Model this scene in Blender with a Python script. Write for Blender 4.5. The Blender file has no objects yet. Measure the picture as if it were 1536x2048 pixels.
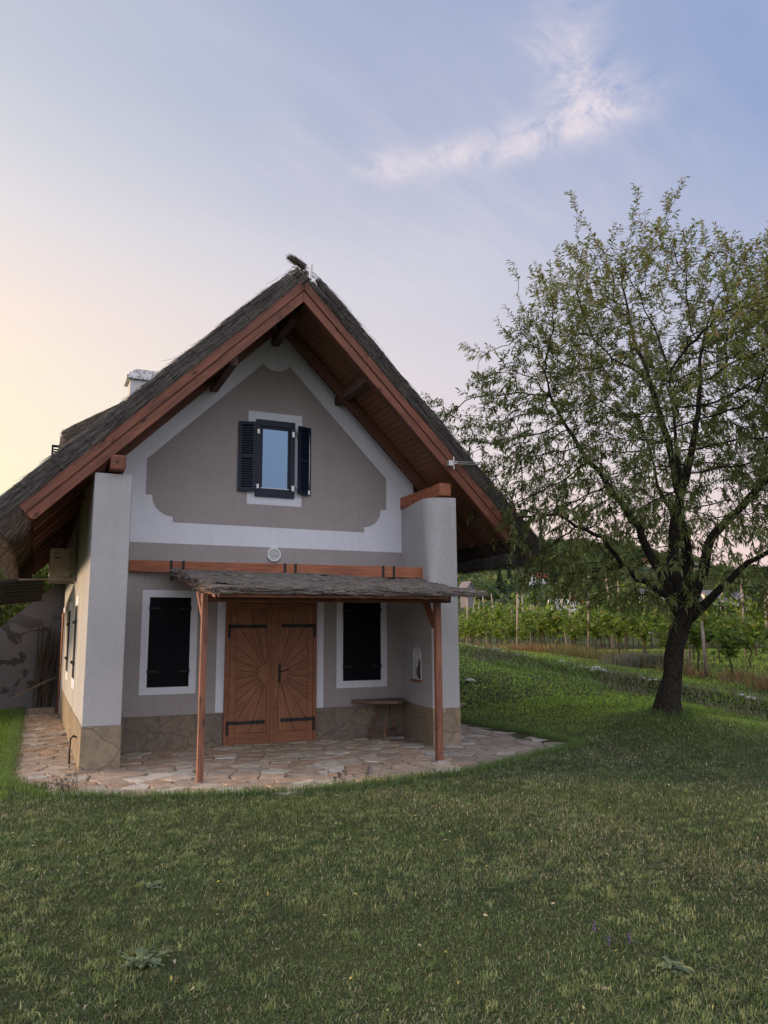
import bpy, bmesh, math, random
import numpy as np
from mathutils import Vector, Matrix, noise as mnoise
random.seed(7); rng = np.random.default_rng(7)
R_ = math.radians
sc = bpy.context.scene
COL = sc.collection

# ------------------------------------------------------------------ camera
CAM = Vector((0, -12.258, 1.70))
YAW, PIT, ROL = R_(24.0), R_(8.88), R_(-0.336)
FW0 = Vector((math.sin(YAW), math.cos(YAW), 0)); RT0 = Vector((math.cos(YAW), -math.sin(YAW), 0)); UP0 = Vector((0, 0, 1))
fwd = FW0*math.cos(PIT)+UP0*math.sin(PIT); upv = UP0*math.cos(PIT)-FW0*math.sin(PIT)
rt = RT0*math.cos(ROL)+upv*math.sin(ROL); up = upv*math.cos(ROL)-RT0*math.sin(ROL)
cd = bpy.data.cameras.new('camera'); cam = bpy.data.objects.new('camera', cd); COL.objects.link(cam)
cam.matrix_world = Matrix(((rt.x, up.x, -fwd.x, CAM.x), (rt.y, up.y, -fwd.y, CAM.y), (rt.z, up.z, -fwd.z, CAM.z), (0, 0, 0, 1)))
cd.sensor_fit = 'VERTICAL'; cd.sensor_height = 24; cd.lens = 24*1554.1/2048
cd.clip_start = 0.05; cd.clip_end = 6000
sc.camera = cam
sc.view_settings.view_transform = 'Standard'; sc.view_settings.look = 'None'
sc.view_settings.gamma = 1; sc.view_settings.exposure = 0.10
sc.cycles.max_bounces = 6; sc.cycles.diffuse_bounces = 3; sc.cycles.glossy_bounces = 3; sc.cycles.transmission_bounces = 3

# ------------------------------------------------------------------ world: evening sky, sun low to the left behind the house
SUN_AZ, SUN_EL = R_(-58), R_(9)           # azimuth measured from +Y towards +X
world = bpy.data.worlds.new('World'); sc.world = world; world.use_nodes = True
nt = world.node_tree; nt.nodes.clear()
def wn(t, **k):
    n = nt.nodes.new(t)
    for a, b in k.items(): setattr(n, a, b)
    return n
def wl(a, b): nt.links.new(a, b)
def wmath(op, a, b=None, c=None, clamp=False):
    n = wn('ShaderNodeMath', operation=op); n.use_clamp = clamp
    for i, v in enumerate((a, b, c)):
        if v is None: continue
        if isinstance(v, (int, float)): n.inputs[i].default_value = v
        else: wl(v, n.inputs[i])
    return n.outputs[0]
def wmix(fac, a, b, blend='MIX'):
    n = wn('ShaderNodeMix', data_type='RGBA', blend_type=blend)
    for s, v in ((n.inputs[0], fac), (n.inputs[6], a), (n.inputs[7], b)):
        if isinstance(v, (int, float)): s.default_value = v
        elif isinstance(v, tuple): s.default_value = (*v, 1)
        else: wl(v, s)
    return n.outputs[2]
def wramp(fac, stops):
    n = wn('ShaderNodeValToRGB'); cr = n.color_ramp
    while len(cr.elements) < len(stops): cr.elements.new(.5)
    for e, (p, c) in zip(cr.elements, stops): e.position = p; e.color = (*c, 1)
    wl(fac, n.inputs[0]); return n.outputs[0]
def lin(*c): return tuple(((v/255+.055)/1.055)**2.4 if v/255 > .04045 else v/255/12.92 for v in c)
tc = wn('ShaderNodeTexCoord'); sep = wn('ShaderNodeSeparateXYZ'); wl(tc.outputs['Generated'], sep.inputs[0])
dx, dy, dz = sep.outputs
az = wmath('ARCTAN2', dx, dy)                        # 0 at +Y, + towards +X
el = wmath('ARCSINE', wmath('MINIMUM', wmath('MAXIMUM', dz, -1.), 1.))
eln = wmath('DIVIDE', wmath('MAXIMUM', el, 0.), R_(90), clamp=True)
# three vertical profiles of a hazy evening sky
rampL = wramp(eln, [(0, lin(255, 238, 190)), (.10, lin(255, 246, 208)), (.17, lin(255, 242, 216)), (.24, lin(250, 232, 220)), (.31, lin(226, 222, 226)), (.40, lin(194, 201, 216)), (.50, lin(172, 183, 205)), (1, lin(140, 158, 192))])
rampM = wramp(eln, [(0, lin(250, 208, 196)), (.07, lin(246, 220, 210)), (.15, lin(234, 220, 222)), (.28, lin(208, 208, 221)), (.36, lin(178, 186, 211)), (.47, lin(162, 174, 206)), (1, lin(130, 148, 188))])
rampR = wramp(eln, [(0, lin(250, 208, 202)), (.07, lin(240, 216, 214)), (.15, lin(212, 208, 221)), (.25, lin(174, 183, 213)), (.36, lin(148, 166, 206)), (.47, lin(148, 165, 205)), (1, lin(120, 142, 188))])
t1 = wmath('DIVIDE', wmath('ADD', az, R_(4)), R_(26), clamp=True)
t2 = wmath('DIVIDE', wmath('SUBTRACT', az, R_(24)), R_(28), clamp=True)
veil = wmix(t2, wmix(t1, rampL, rampM), rampR)
# the part of the sky behind the viewer: unseen, brightened to light the house front and lawn
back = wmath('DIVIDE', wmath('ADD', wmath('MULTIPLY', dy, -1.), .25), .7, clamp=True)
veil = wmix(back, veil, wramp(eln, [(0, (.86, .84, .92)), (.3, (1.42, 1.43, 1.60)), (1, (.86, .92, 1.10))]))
sky = wn('ShaderNodeTexSky', sky_type='NISHITA'); sky.sun_disc = False
sky.sun_elevation = SUN_EL; sky.sun_rotation = SUN_AZ; sky.air_density = 1.0; sky.dust_density = 2.5; sky.ozone_density = 2.0
nis = wmix(1.0, sky.outputs[0], (.085, .085, .085), 'MULTIPLY')
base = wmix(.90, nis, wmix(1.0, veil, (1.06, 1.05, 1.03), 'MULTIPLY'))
# thin cirrus, laid out on a high flat layer
inv = wmath('DIVIDE', 1., wmath('MAXIMUM', dz, .05))
cx = wmath('MULTIPLY', dx, inv); cy = wmath('MULTIPLY', dy, inv)
def cvec(sx, sy, rot):
    c, s = math.cos(rot), math.sin(rot)
    u = wmath('MULTIPLY', wmath('ADD', wmath('MULTIPLY', cx, c), wmath('MULTIPLY', cy, s)), sx)
    v = wmath('MULTIPLY', wmath('SUBTRACT', wmath('MULTIPLY', cy, c), wmath('MULTIPLY', cx, s)), sy)
    n = wn('ShaderNodeCombineXYZ'); wl(u, n.inputs[0]); wl(v, n.inputs[1]); return n.outputs[0]
def wnoise(vec, scale, det=8, rough=.6, dist=0.):
    n = wn('ShaderNodeTexNoise'); n.inputs['Scale'].default_value = scale; n.inputs['Detail'].default_value = det
    n.inputs['Roughness'].default_value = rough; n.inputs['Distortion'].default_value = dist; wl(vec, n.inputs['Vector']); return n.outputs[0]
def pixdir(px, py):
    d = fwd + rt*((px-768)/1554.1) + up*((1024-py)/1554.1); return d.x/d.z, d.y/d.z
def blob(px, py, rx, ry=None, rot=0.):              # soft patch on the cloud layer centred on a view direction
    x0, y0 = pixdir(px, py)
    ry = ry or rx; c, s = math.cos(rot), math.sin(rot)
    ax = wmath('SUBTRACT', cx, x0); ay = wmath('SUBTRACT', cy, y0)
    u = wmath('DIVIDE', wmath('ADD', wmath('MULTIPLY', ax, c), wmath('MULTIPLY', ay, s)), rx)
    v = wmath('DIVIDE', wmath('SUBTRACT', wmath('MULTIPLY', ay, c), wmath('MULTIPLY', ax, s)), ry)
    return wmath('EXPONENT', wmath('MULTIPLY', wmath('ADD', wmath('MULTIPLY', u, u), wmath('MULTIPLY', v, v)), -1.))
def seg(p, q, w):                                   # patch stretched between two view directions
    a = pixdir(*p); b = pixdir(*q); mx, my = (a[0]+b[0])/2, (a[1]+b[1])/2
    L = math.hypot(b[0]-a[0], b[1]-a[1])/2; rot = math.atan2(b[1]-a[1], b[0]-a[0])
    c, s = math.cos(rot), math.sin(rot)
    ax = wmath('SUBTRACT', cx, mx); ay = wmath('SUBTRACT', cy, my)
    u = wmath('DIVIDE', wmath('ADD', wmath('MULTIPLY', ax, c), wmath('MULTIPLY', ay, s)), L)
    v = wmath('DIVIDE', wmath('SUBTRACT', wmath('MULTIPLY', ay, c), wmath('MULTIPLY', ax, s)), w)
    return wmath('EXPONENT', wmath('MULTIPLY', wmath('ADD', wmath('POWER', wmath('ABSOLUTE', u), 3.), wmath('MULTIPLY', v, v)), -1.))
warp = wn('ShaderNodeVectorMath', operation='ADD')
wob = wn('ShaderNodeTexNoise'); wob.inputs['Scale'].default_value = 2.2; wob.inputs['Detail'].default_value = 4
v0 = cvec(1, 1, 0); wl(v0, wob.inputs['Vector']); wl(v0, warp.inputs[0]); wl(wob.outputs[1], warp.inputs[1])
dmap = wn('ShaderNodeMapping'); dmap.inputs['Rotation'].default_value = (0, 0, 0); wl(tc.outputs['Generated'], dmap.inputs[0]); dmap.inputs['Scale'].default_value = (1, 1, 1.25)
fine = wmath('ADD', wmath('MULTIPLY', wnoise(dmap.outputs[0], 15.0, 12, .70, 1.1), .72), wmath('MULTIPLY', wnoise(dmap.outputs[0], 5.0, 6, .6, .6), .28))
fib = wnoise(cvec(1.2, 7, R_(28)), 2.0, 8, .6, .6)
m1 = wmath('ADD', wmath('ADD', seg((910, 325), (1300, 190), .068), wmath('MULTIPLY', seg((1200, 240), (1100, 0), .07), .72)), wmath('MULTIPLY', seg((720, 350), (950, 300), .055), .85))
m1 = wmath('MINIMUM', m1, 1.)
c1 = wmath('MULTIPLY', m1, wmath('MULTIPLY', wmath('SUBTRACT', wmath('MULTIPLY', fine, 5.0), 1.9), 1., clamp=True))
m2 = wmath('ADD', seg((480, 210), (1000, 400), .22), wmath('ADD', seg((1000, 400), (1500, 250), .25), seg((500, 480), (1100, 480), .35)))
c2 = wmath('MULTIPLY', wmath('MINIMUM', m2, 1.), wmath('MULTIPLY', wmath('SUBTRACT', wmath('MULTIPLY', fib, 2.4), .95), .20, clamp=True))
broad = wmath('MULTIPLY', wmath('SUBTRACT', wmath('MULTIPLY', wnoise(cvec(1, 3, R_(20)), .9, 5, .55, .4), 2.2), .8), .22, clamp=True)
cf = wmath('MINIMUM', wmath('ADD', wmath('MULTIPLY', c1, .80), wmath('ADD', c2, broad)), .8)
cf = wmath('MULTIPLY', cf, wmath('MULTIPLY', dz, 6., clamp=True))
full = wmix(cf, base, lin(232, 220, 226))
# below the horizon: the dark ground beyond the edge of the terrain
full = wmix(wmath('MULTIPLY', dz, -30., clamp=True), full, (.05, .06, .035))
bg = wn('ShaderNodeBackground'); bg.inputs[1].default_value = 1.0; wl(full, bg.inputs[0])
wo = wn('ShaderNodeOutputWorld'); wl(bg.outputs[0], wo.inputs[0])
ld = bpy.data.lights.new('sun', 'SUN'); ld.energy = 4.2; ld.angle = R_(8); ld.color = (1.0, .72, .46)
sun = bpy.data.objects.new('sun', ld); COL.objects.link(sun)
sdir = Vector((math.sin(SUN_AZ)*math.cos(SUN_EL), math.cos(SUN_AZ)*math.cos(SUN_EL), math.sin(SUN_EL)))
sun.rotation_euler = sdir.to_track_quat('Z', 'Y').to_euler(); sun.location = (-20, 20, 20)

# ------------------------------------------------------------------ helpers
def tag(o, label=None, cat=None, group=None, kind=None):
    if label: o['label'] = label
    if cat: o['category'] = cat
    if group: o['group'] = group
    if kind: o['kind'] = kind
    return o
def empty(name, loc=(0, 0, 0), label=None, cat=None, group=None):
    o = bpy.data.objects.new(name, None); COL.objects.link(o); o.location = loc; o.empty_display_size = .1
    return tag(o, label, cat, group)
def put(o, parent):
    if parent is not None:
        o.parent = parent
        o.matrix_parent_inverse = Matrix.Translation(-world_loc(parent))
    return o
def world_loc(p):
    v = Vector((0, 0, 0)); 
    while p is not None:
        if p.type == 'EMPTY': v += p.location
        p = p.parent
    return v
class MB:
    def __init__(s): s.v = []; s.f = []; s.m = []
    def add(s, vs, fs, m=0):
        n = len(s.v); s.v += [tuple(p) for p in vs]; s.f += [tuple(i+n for i in f) for f in fs]; s.m += [m]*len(fs)
    def box(s, x0, x1, y0, y1, z0, z1, m=0):
        s.add([(x0, y0, z0), (x1, y0, z0), (x1, y1, z0), (x0, y1, z0), (x0, y0, z1), (x1, y0, z1), (x1, y1, z1), (x0, y1, z1)],
              [(0, 3, 2, 1), (4, 5, 6, 7), (0, 1, 5, 4), (1, 2, 6, 5), (2, 3, 7, 6), (3, 0, 4, 7)], m)
    def bar(s, p, q, w, h, upd=(0, 0, 1), m=0):
        p, q = Vector(p), Vector(q); d = (q-p).normalized(); u = Vector(upd); sd = d.cross(u)
        if sd.length < 1e-4: sd = d.cross(Vector((1, 0, 0)))
        sd.normalize(); u = sd.cross(d)
        a = sd*w/2; b = u*h/2
        s.add([p-a-b, p+a-b, p+a+b, p-a+b, q-a-b, q+a-b, q+a+b, q-a+b], [(0, 3, 2, 1), (4, 5, 6, 7), (0, 1, 5, 4), (1, 2, 6, 5), (2, 3, 7, 6), (3, 0, 4, 7)], m)
    def tube(s, pts, rad, n=8, m=0, cap=True):
        pts = [Vector(p) for p in pts]
        if not hasattr(rad, '__len__'): rad = [rad]*len(pts)
        d0 = (pts[1]-pts[0]).normalized(); u = d0.orthogonal().normalized(); vs = []; fs = []
        for i, p in enumerate(pts):
            d = (pts[min(i+1, len(pts)-1)]-pts[max(i-1, 0)]).normalized()
            u = (u-d*u.dot(d)); u = u.normalized() if u.length > 1e-5 else d.orthogonal().normalized()
            w = d.cross(u)
            for k in range(n):
                a = 2*math.pi*k/n; vs.append(p+(u*math.cos(a)+w*math.sin(a))*rad[i])
        for i in range(len(pts)-1):
            for k in range(n):
                a = i*n+k; b = i*n+(k+1) % n; fs.append((a, b, b+n, a+n))
        if cap: fs.append(tuple(range(n-1, -1, -1))); fs.append(tuple((len(pts)-1)*n+k for k in range(n)))
        s.add(vs, fs, m)
    def prism(s, poly, f, m=0):
        """poly: list of 2-D points; f(p, k) -> 3-D point for k = 0 (front) or 1 (back)"""
        n = len(poly); vs = [f(p, 0) for p in poly]+[f(p, 1) for p in poly]
        s.add(vs, [tuple(range(n)), tuple(range(2*n-1, n-1, -1))]+[(i, i+n, (i+1) % n+n, (i+1) % n) for i in range(n)], m)
    def build(s, name, mats, parent=None, smooth=False, bevel=0, fix=True):
        me = bpy.data.meshes.new(name); me.from_pydata(s.v, [], s.f)
        if not isinstance(mats, (list, tuple)): mats = [mats]
        for m in mats: me.materials.append(m)
        if len(mats) > 1: me.polygons.foreach_set('material_index', s.m)
        if fix:
            bm = bmesh.new(); bm.from_mesh(me); bmesh.ops.recalc_face_normals(bm, faces=bm.faces); bm.to_mesh(me); bm.free()
        if smooth: me.polygons.foreach_set('use_smooth', [True]*len(me.polygons))
        me.update(); o = bpy.data.objects.new(name, me); COL.objects.link(o)
        if bevel:
            b = o.modifiers.new('bevel', 'BEVEL'); b.width = bevel; b.segments = 2; b.limit_method = 'ANGLE'
        return put(o, parent)
def np_mesh(name, V, F, mat, parent=None, col=None, smooth=False):
    """V (n,3), F (m,k) constant k; col (m,3) face colours"""
    me = bpy.data.meshes.new(name); n, (m, k) = len(V), F.shape
    me.vertices.add(n); me.vertices.foreach_set('co', np.ascontiguousarray(V, dtype=np.float32).ravel())
    me.loops.add(m*k); me.loops.foreach_set('vertex_index', F.astype(np.int32).ravel())
    me.polygons.add(m); me.polygons.foreach_set('loop_start', np.arange(0, m*k, k, dtype=np.int32))
    if smooth: me.polygons.foreach_set('use_smooth', np.ones(m, bool))
    if col is not None:
        a = me.attributes.new('col', 'FLOAT_COLOR', 'FACE'); a.data.foreach_set('color', np.c_[col, np.ones(m)].astype(np.float32).ravel())
    me.materials.append(mat); me.update(calc_edges=True); me.validate()
    o = bpy.data.objects.new(name, me); COL.objects.link(o); return put(o, parent)
def beam(name, p, q, w, h, mat, parent=None, upd=(0, 0, 1), bevel=.006):
    """straight timber with its own axis along local X, so its grain runs along it"""
    p, q = Vector(p), Vector(q); L = (q-p).length; d = (q-p).normalized(); sd = Vector(upd).cross(d)
    if sd.length < 1e-4: sd = Vector((1, 0, 0)).cross(d)
    sd.normalize(); u = d.cross(sd)
    b = MB(); b.box(-L/2, L/2, -w/2, w/2, -h/2, h/2); o = b.build(name, mat, None, bevel=bevel)
    c = (p+q)/2
    M = Matrix(((d.x, sd.x, u.x, c.x), (d.y, sd.y, u.y, c.y), (d.z, sd.z, u.z, c.z), (0, 0, 0, 1)))
    if parent is not None:
        o.parent = parent; o.matrix_parent_inverse = Matrix.Translation(-world_loc(parent))
    o.matrix_basis = M
    return o
def copy_tree(o, parent=None):
    c = o.copy(); COL.objects.link(c)
    if parent is not None: c.parent = parent
    for ch in list(o.children): copy_tree(ch, c)
    return c

# ------------------------------------------------------------------ materials
class Mat:
    def __init__(s, name, color=(.5, .5, .5), rough=.8, spec=.3, metal=0.):
        s.m = bpy.data.materials.new(name); s.m.use_nodes = True; s.t = s.m.node_tree; s.p = s.t.nodes['Principled BSDF']
        s.p.inputs['Base Color'].default_value = (*color, 1); s.p.inputs['Roughness'].default_value = rough
        s.p.inputs['Specular IOR Level'].default_value = spec; s.p.inputs['Metallic'].default_value = metal; s._c = None
    def n(s, t, **k):
        n = s.t.nodes.new(t)
        for a, b in k.items(): setattr(n, a, b)
        return n
    def l(s, a, b): s.t.links.new(a, b)
    def coord(s, scale=(1, 1, 1), rnd=False, rot=(0, 0, 0)):
        if s._c is None: s._c = s.n('ShaderNodeTexCoord').outputs['Object']
        src = s._c
        if rnd:
            oi = s.n('ShaderNodeObjectInfo'); a = s.n('ShaderNodeVectorMath', operation='MULTIPLY_ADD')
            s.l(oi.outputs['Random'], a.inputs[0]); a.inputs[1].default_value = (37, 51, 23); s.l(src, a.inputs[2]); src = a.outputs[0]
        mp = s.n('ShaderNodeMapping'); mp.inputs['Scale'].default_value = scale; mp.inputs['Rotation'].default_value = rot
        s.l(src, mp.inputs[0]); return mp.outputs[0]
    def noise(s, vec, scale, det=6, rough=.6, dist=0.):
        n = s.n('ShaderNodeTexNoise'); n.inputs['Scale'].default_value = scale; n.inputs['Detail'].default_value = det
        n.inputs['Roughness'].default_value = rough; n.inputs['Distortion'].default_value = dist; s.l(vec, n.inputs['Vector']); return n.outputs[0]
    def ramp(s, fac, stops):
        n = s.n('ShaderNodeValToRGB'); cr = n.color_ramp
        while len(cr.elements) < len(stops): cr.elements.new(.5)
        for e, (p, c) in zip(cr.elements, stops):
            e.position = p; e.color = (*c, 1) if hasattr(c, '__len__') else (c, c, c, 1)
        s.l(fac, n.inputs[0]); return n.outputs[0]
    def mix(s, fac, a, b, blend='MIX'):
        n = s.n('ShaderNodeMix', data_type='RGBA', blend_type=blend)
        for q, v in ((n.inputs[0], fac), (n.inputs[6], a), (n.inputs[7], b)):
            if isinstance(v, (int, float)): q.default_value = v
            elif isinstance(v, tuple): q.default_value = (*v, 1)
            else: s.l(v, q)
        return n.outputs[2]
    def math(s, op, a, b=None, clamp=False):
        n = s.n('ShaderNodeMath', operation=op); n.use_clamp = clamp
        for i, v in enumerate((a, b)):
            if v is None: continue
            if isinstance(v, (int, float)): n.inputs[i].default_value = v
            else: s.l(v, n.inputs[i])
        return n.outputs[0]
    def base(s, c): s.l(c, s.p.inputs['Base Color'])
    def bump(s, h, st=.3, dist=.01):
        n = s.n('ShaderNodeBump'); n.inputs['Strength'].default_value = st; n.inputs['Distance'].default_value = dist
        s.l(h, n.inputs['Height']); s.l(n.outputs[0], s.p.inputs['Normal'])
    def attr(s):
        a = s.n('ShaderNodeAttribute'); a.attribute_name = 'col'; return a.outputs['Color']
def mulc(c, k): return tuple(v*k for v in c)
def plaster(name, c, fine=90, st=.5, blotch=.10, speck=.55):
    m = Mat(name, c, .95, .1); v = m.coord()
    big = m.noise(v, 1.1, 5, .6); sm = m.noise(v, fine, 3, .7); mid = m.noise(v, 14, 4, .6)
    col = m.mix(m.ramp(big, [(.3, 0.), (.7, 1.)]), mulc(c, 1-blotch), mulc(c, 1+blotch*.6))
    col = m.mix(m.ramp(sm, [(.36, speck), (.58, 0.)]), col, mulc(c, .55))
    col = m.mix(m.ramp(mid, [(.52, 0.), (.75, .20)]), col, mulc(c, .7))
    # rain splash and dust just above the plinth, faint streaks
    st_ = m.noise(m.coord((5, 5, .35)), 2.2, 4, .6); col = m.mix(m.ramp(st_, [(.52, 0.), (.78, .26)]), col, mulc(c, .68))
    m.base(col); m.bump(m.math('ADD', sm, m.math('MULTIPLY', mid, .5)), st, .006); return m.m
def woodm(name, c, dark, light, rough=.6, rings=14., st=.25, knots=.5):
    m = Mat(name, c, rough, .35); v = m.coord((1.0, 7, 7), True)
    n1 = m.noise(v, 2.2, 8, .65, .8); v2 = m.coord((.7, 26, 26), True); n2 = m.noise(v2, 3, 6, .7)
    col = m.mix(m.ramp(n1, [(.34, 0.), (.56, .65), (.74, 1.)]), dark, c)
    col = m.mix(m.ramp(n2, [(.42, 0.), (.68, .75)]), col, light)
    kn = m.n('ShaderNodeTexVoronoi', feature='F1'); kn.inputs['Scale'].default_value = 2.6; m.l(m.coord((1.0, 2.0, 2.0), True), kn.inputs['Vector'])
    col = m.mix(m.ramp(kn.outputs['Distance'], [(.05, knots), (.17, 0.)]), col, mulc(dark, .45))
    bl = m.noise(m.coord((1.2, 1.6, 1.6), True), 1.3, 4, .6); col = m.mix(m.ramp(bl, [(.45, 0.), (.72, .45)]), col, mulc(dark, .8))
    m.base(col); m.bump(n2, st, .004); return m.m
M = {}
M['white'] = plaster('white_paint', (.76, .78, .86), 60, .3, .06, .13)
M['grey'] = plaster('grey_plaster', (.405, .372, .368), 62, .7, .10, .42)
M['wing'] = plaster('pale_roughcast', (.465, .46, .475), 58, 1.0, .10, .48)
M['side'] = plaster('cream_side_plaster', (.52, .51, .49), 120, .8, .08)
M['redwood'] = woodm('stained_pine', (.235, .082, .046), (.075, .028, .022), (.34, .13, .075), knots=.95)
M['soffit'] = woodm('soffit_boards', (.24, .105, .055), (.13, .055, .03), (.33, .16, .085))
M['rafter'] = woodm('rafter_wood', (.15, .058, .036), (.07, .028, .02), (.22, .095, .055))
M['oldbeam'] = woodm('weathered_beam', (.13, .075, .055), (.06, .035, .028), (.22, .14, .11), .85)
M['post'] = woodm('canopy_post_wood', (.28, .105, .06), (.10, .042, .034), (.40, .18, .11), knots=.8)
M['beamred'] = woodm('red_wall_beam', (.38, .125, .06), (.16, .055, .034), (.48, .19, .095), knots=.9)
M['door'] = woodm('oak_door', (.29, .118, .058), (.17, .066, .036), (.43, .20, .10), .5, st=.15, knots=.12)
M['doorframe'] = woodm('door_frame_wood', (.28, .11, .055), (.17, .065, .035), (.38, .16, .08), .5)
M['groove'] = Mat('dark_groove', (.07, .028, .016), .8).m
M['iron'] = Mat('black_iron', (.012, .012, .014), .55, .4).m
M['navy'] = Mat('navy_paint', (.006, .014, .036), .5, .35).m
M['black'] = Mat('black_shutter_paint', (.004, .005, .008), .7, .15).m
M['white_plastic'] = Mat('white_plastic', (.7, .71, .72), .45).m
M['steel'] = Mat('steel', (.55, .56, .58), .4, .5, .8).m
M['glass'] = Mat('window_glass', (.13, .20, .30), .03, .9, .9).m
M['lampglass'] = Mat('frosted_lamp_glass', (.55, .57, .58), .25, .6).m
def straw_mat(name, k=1.0, warm=(1, 1, 1)):
    m = Mat(name, (.1, .1, .1), .9, .15); a = m.attr(); v = m.coord(); n = m.noise(v, 30, 4, .7)
    m.base(m.mix(1.0, m.mix(m.ramp(n, [(.3, .0), (.7, .35)]), a, (.03, .025, .02)), tuple(w*k for w in warm), 'MULTIPLY')); return m.m
M['straw'] = straw_mat('thatch_straw')
tm = Mat('thatch_body', (.07, .06, .055), .95, .1)
n1 = tm.noise(tm.coord((1, 1, 1)), 22, 8, .75); n2 = tm.noise(tm.coord((.8, 9, .8)), 9, 6, .7)
tm.base(tm.mix(tm.ramp(n1, [(.35, 0.), (.65, 1.)]), (.045, .038, .034), (.16, .135, .12)))
tm.bump(tm.math('ADD', n1, n2), .9, .03); M['thatch'] = tm.m
def leafm(name, trans=.35, rough=.55):
    m = Mat(name, (.1, .1, .1), rough, .3); a = m.attr(); m.base(a)
    tr = m.n('ShaderNodeBsdfTranslucent'); mx = m.n('ShaderNodeMixShader'); mx.inputs[0].default_value = trans
    br = m.mix(1., a, (1.15, 1.25, .7), 'MULTIPLY'); m.l(br, tr.inputs[0]); out = m.t.nodes['Material Output']
    m.l(m.p.outputs[0], mx.inputs[1]); m.l(tr.outputs[0], mx.inputs[2]); m.l(mx.outputs[0], out.inputs[0]); return m.m
M['leaf'] = leafm('leaf', .42); M['blade'] = leafm('grass_blade', .25, .6)
bk = Mat('almond_bark', (.05, .045, .04), .95, .1)
b1 = bk.noise(bk.coord((9, 9, 3.2)), 3.2, 8, .7, .6); b2 = bk.noise(bk.coord((1, 1, 1)), 45, 5, .7)
bk.base(bk.mix(bk.ramp(b1, [(.35, 0.), (.62, 1.)]), (.010, .009, .008), (.050, .042, .036))); bk.bump(bk.math('ADD', b1, bk.math('MULTIPLY', b2, .3)), 1., .035); M['bark'] = bk.m
vs_ = Mat('vine_bark', (.09, .07, .05), .95, .1); M['vinebark'] = vs_.m
def flag_mat(name, c1, c2, c3, grout, scale, th=.03):
    m = Mat(name, c1, .85, .25); v = m.coord((1, 1, 1)); wv = m.n('ShaderNodeVectorMath', operation='ADD')
    nn = m.n('ShaderNodeTexNoise'); nn.inputs['Scale'].default_value = 3.5; nn.inputs['Detail'].default_value = 3; m.l(v, nn.inputs['Vector'])
    sc_ = m.n('ShaderNodeVectorMath', operation='SCALE'); m.l(nn.outputs[1], sc_.inputs[0]); sc_.inputs['Scale'].default_value = .22
    m.l(v, wv.inputs[0]); m.l(sc_.outputs[0], wv.inputs[1])
    ve = m.n('ShaderNodeTexVoronoi', feature='DISTANCE_TO_EDGE'); ve.inputs['Scale'].default_value = scale; m.l(wv.outputs[0], ve.inputs['Vector'])
    vc = m.n('ShaderNodeTexVoronoi', feature='F1'); vc.inputs['Scale'].default_value = scale; m.l(wv.outputs[0], vc.inputs['Vector'])
    sx = m.n('ShaderNodeSeparateColor'); m.l(vc.outputs['Color'], sx.inputs[0])
    col = m.mix(m.ramp(sx.outputs[0], [(0., 0.), (.5, .5), (1., 1.)]), c1, c2); col = m.mix(m.ramp(sx.outputs[1], [(.6, 0.), (.7, .8)]), col, c3)
    d = m.noise(v, 9, 7, .65); col = m.mix(m.ramp(d, [(.35, .6), (.6, 0.)]), col, mulc(c1, .5))
    g = m.ramp(ve.outputs['Distance'], [(th*.5, 0.), (th, 1.)]); col = m.mix(g, grout, col); m.base(col)
    m.bump(m.math('ADD', m.math('MULTIPLY', g, .8), m.math('MULTIPLY', d, .5)), .7, .02); return m.m
M['plinth'] = flag_mat('plinth_flagstone', (.31, .245, .175), (.26, .21, .16), (.35, .27, .175), (.20, .17, .145), 2.5, .022)
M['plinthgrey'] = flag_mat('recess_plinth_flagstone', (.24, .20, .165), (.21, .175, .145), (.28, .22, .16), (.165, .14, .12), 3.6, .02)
sm = Mat('paving_stone', (.4, .3, .25), .85, .3); a = sm.attr(); d1 = sm.noise(sm.coord(), 6, 7, .65); d2 = sm.noise(sm.coord(), 55, 4, .7)
cc = sm.mix(sm.ramp(d1, [(.38, .45), (.6, 0.)]), a, (.16, .115, .09)); cc = sm.mix(sm.ramp(d2, [(.3, .25), (.55, 0.)]), cc, (.12, .09, .075)); sm.base(cc)
sm.bump(sm.math('ADD', d1, sm.math('MULTIPLY', d2, .25)), .8, .02); M['stone'] = sm.m
gm = Mat('mortar', (.15, .12, .1), .95, .1); g1 = gm.noise(gm.coord(), 12, 6, .7); gm.base(gm.mix(gm.ramp(g1, [(.35, 0.), (.65, 1.)]), (.17, .14, .11), (.34, .28, .225))); gm.bump(g1, .8, .02); M['mortar'] = gm.m
ch = Mat('chimney_render', (.6, .6, .6), .95, .1); c1_ = ch.noise(ch.coord(), 9, 7, .7, .5)
ch.base(ch.mix(ch.ramp(c1_, [(.52, 0.), (.60, .85)]), (.66, .66, .68), (.12, .11, .105))); ch.bump(c1_, .6, .02); M['chimcap'] = ch.m
M['chim'] = plaster('chimney_plaster', (.62, .62, .63), 40, .5, .1)

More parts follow.
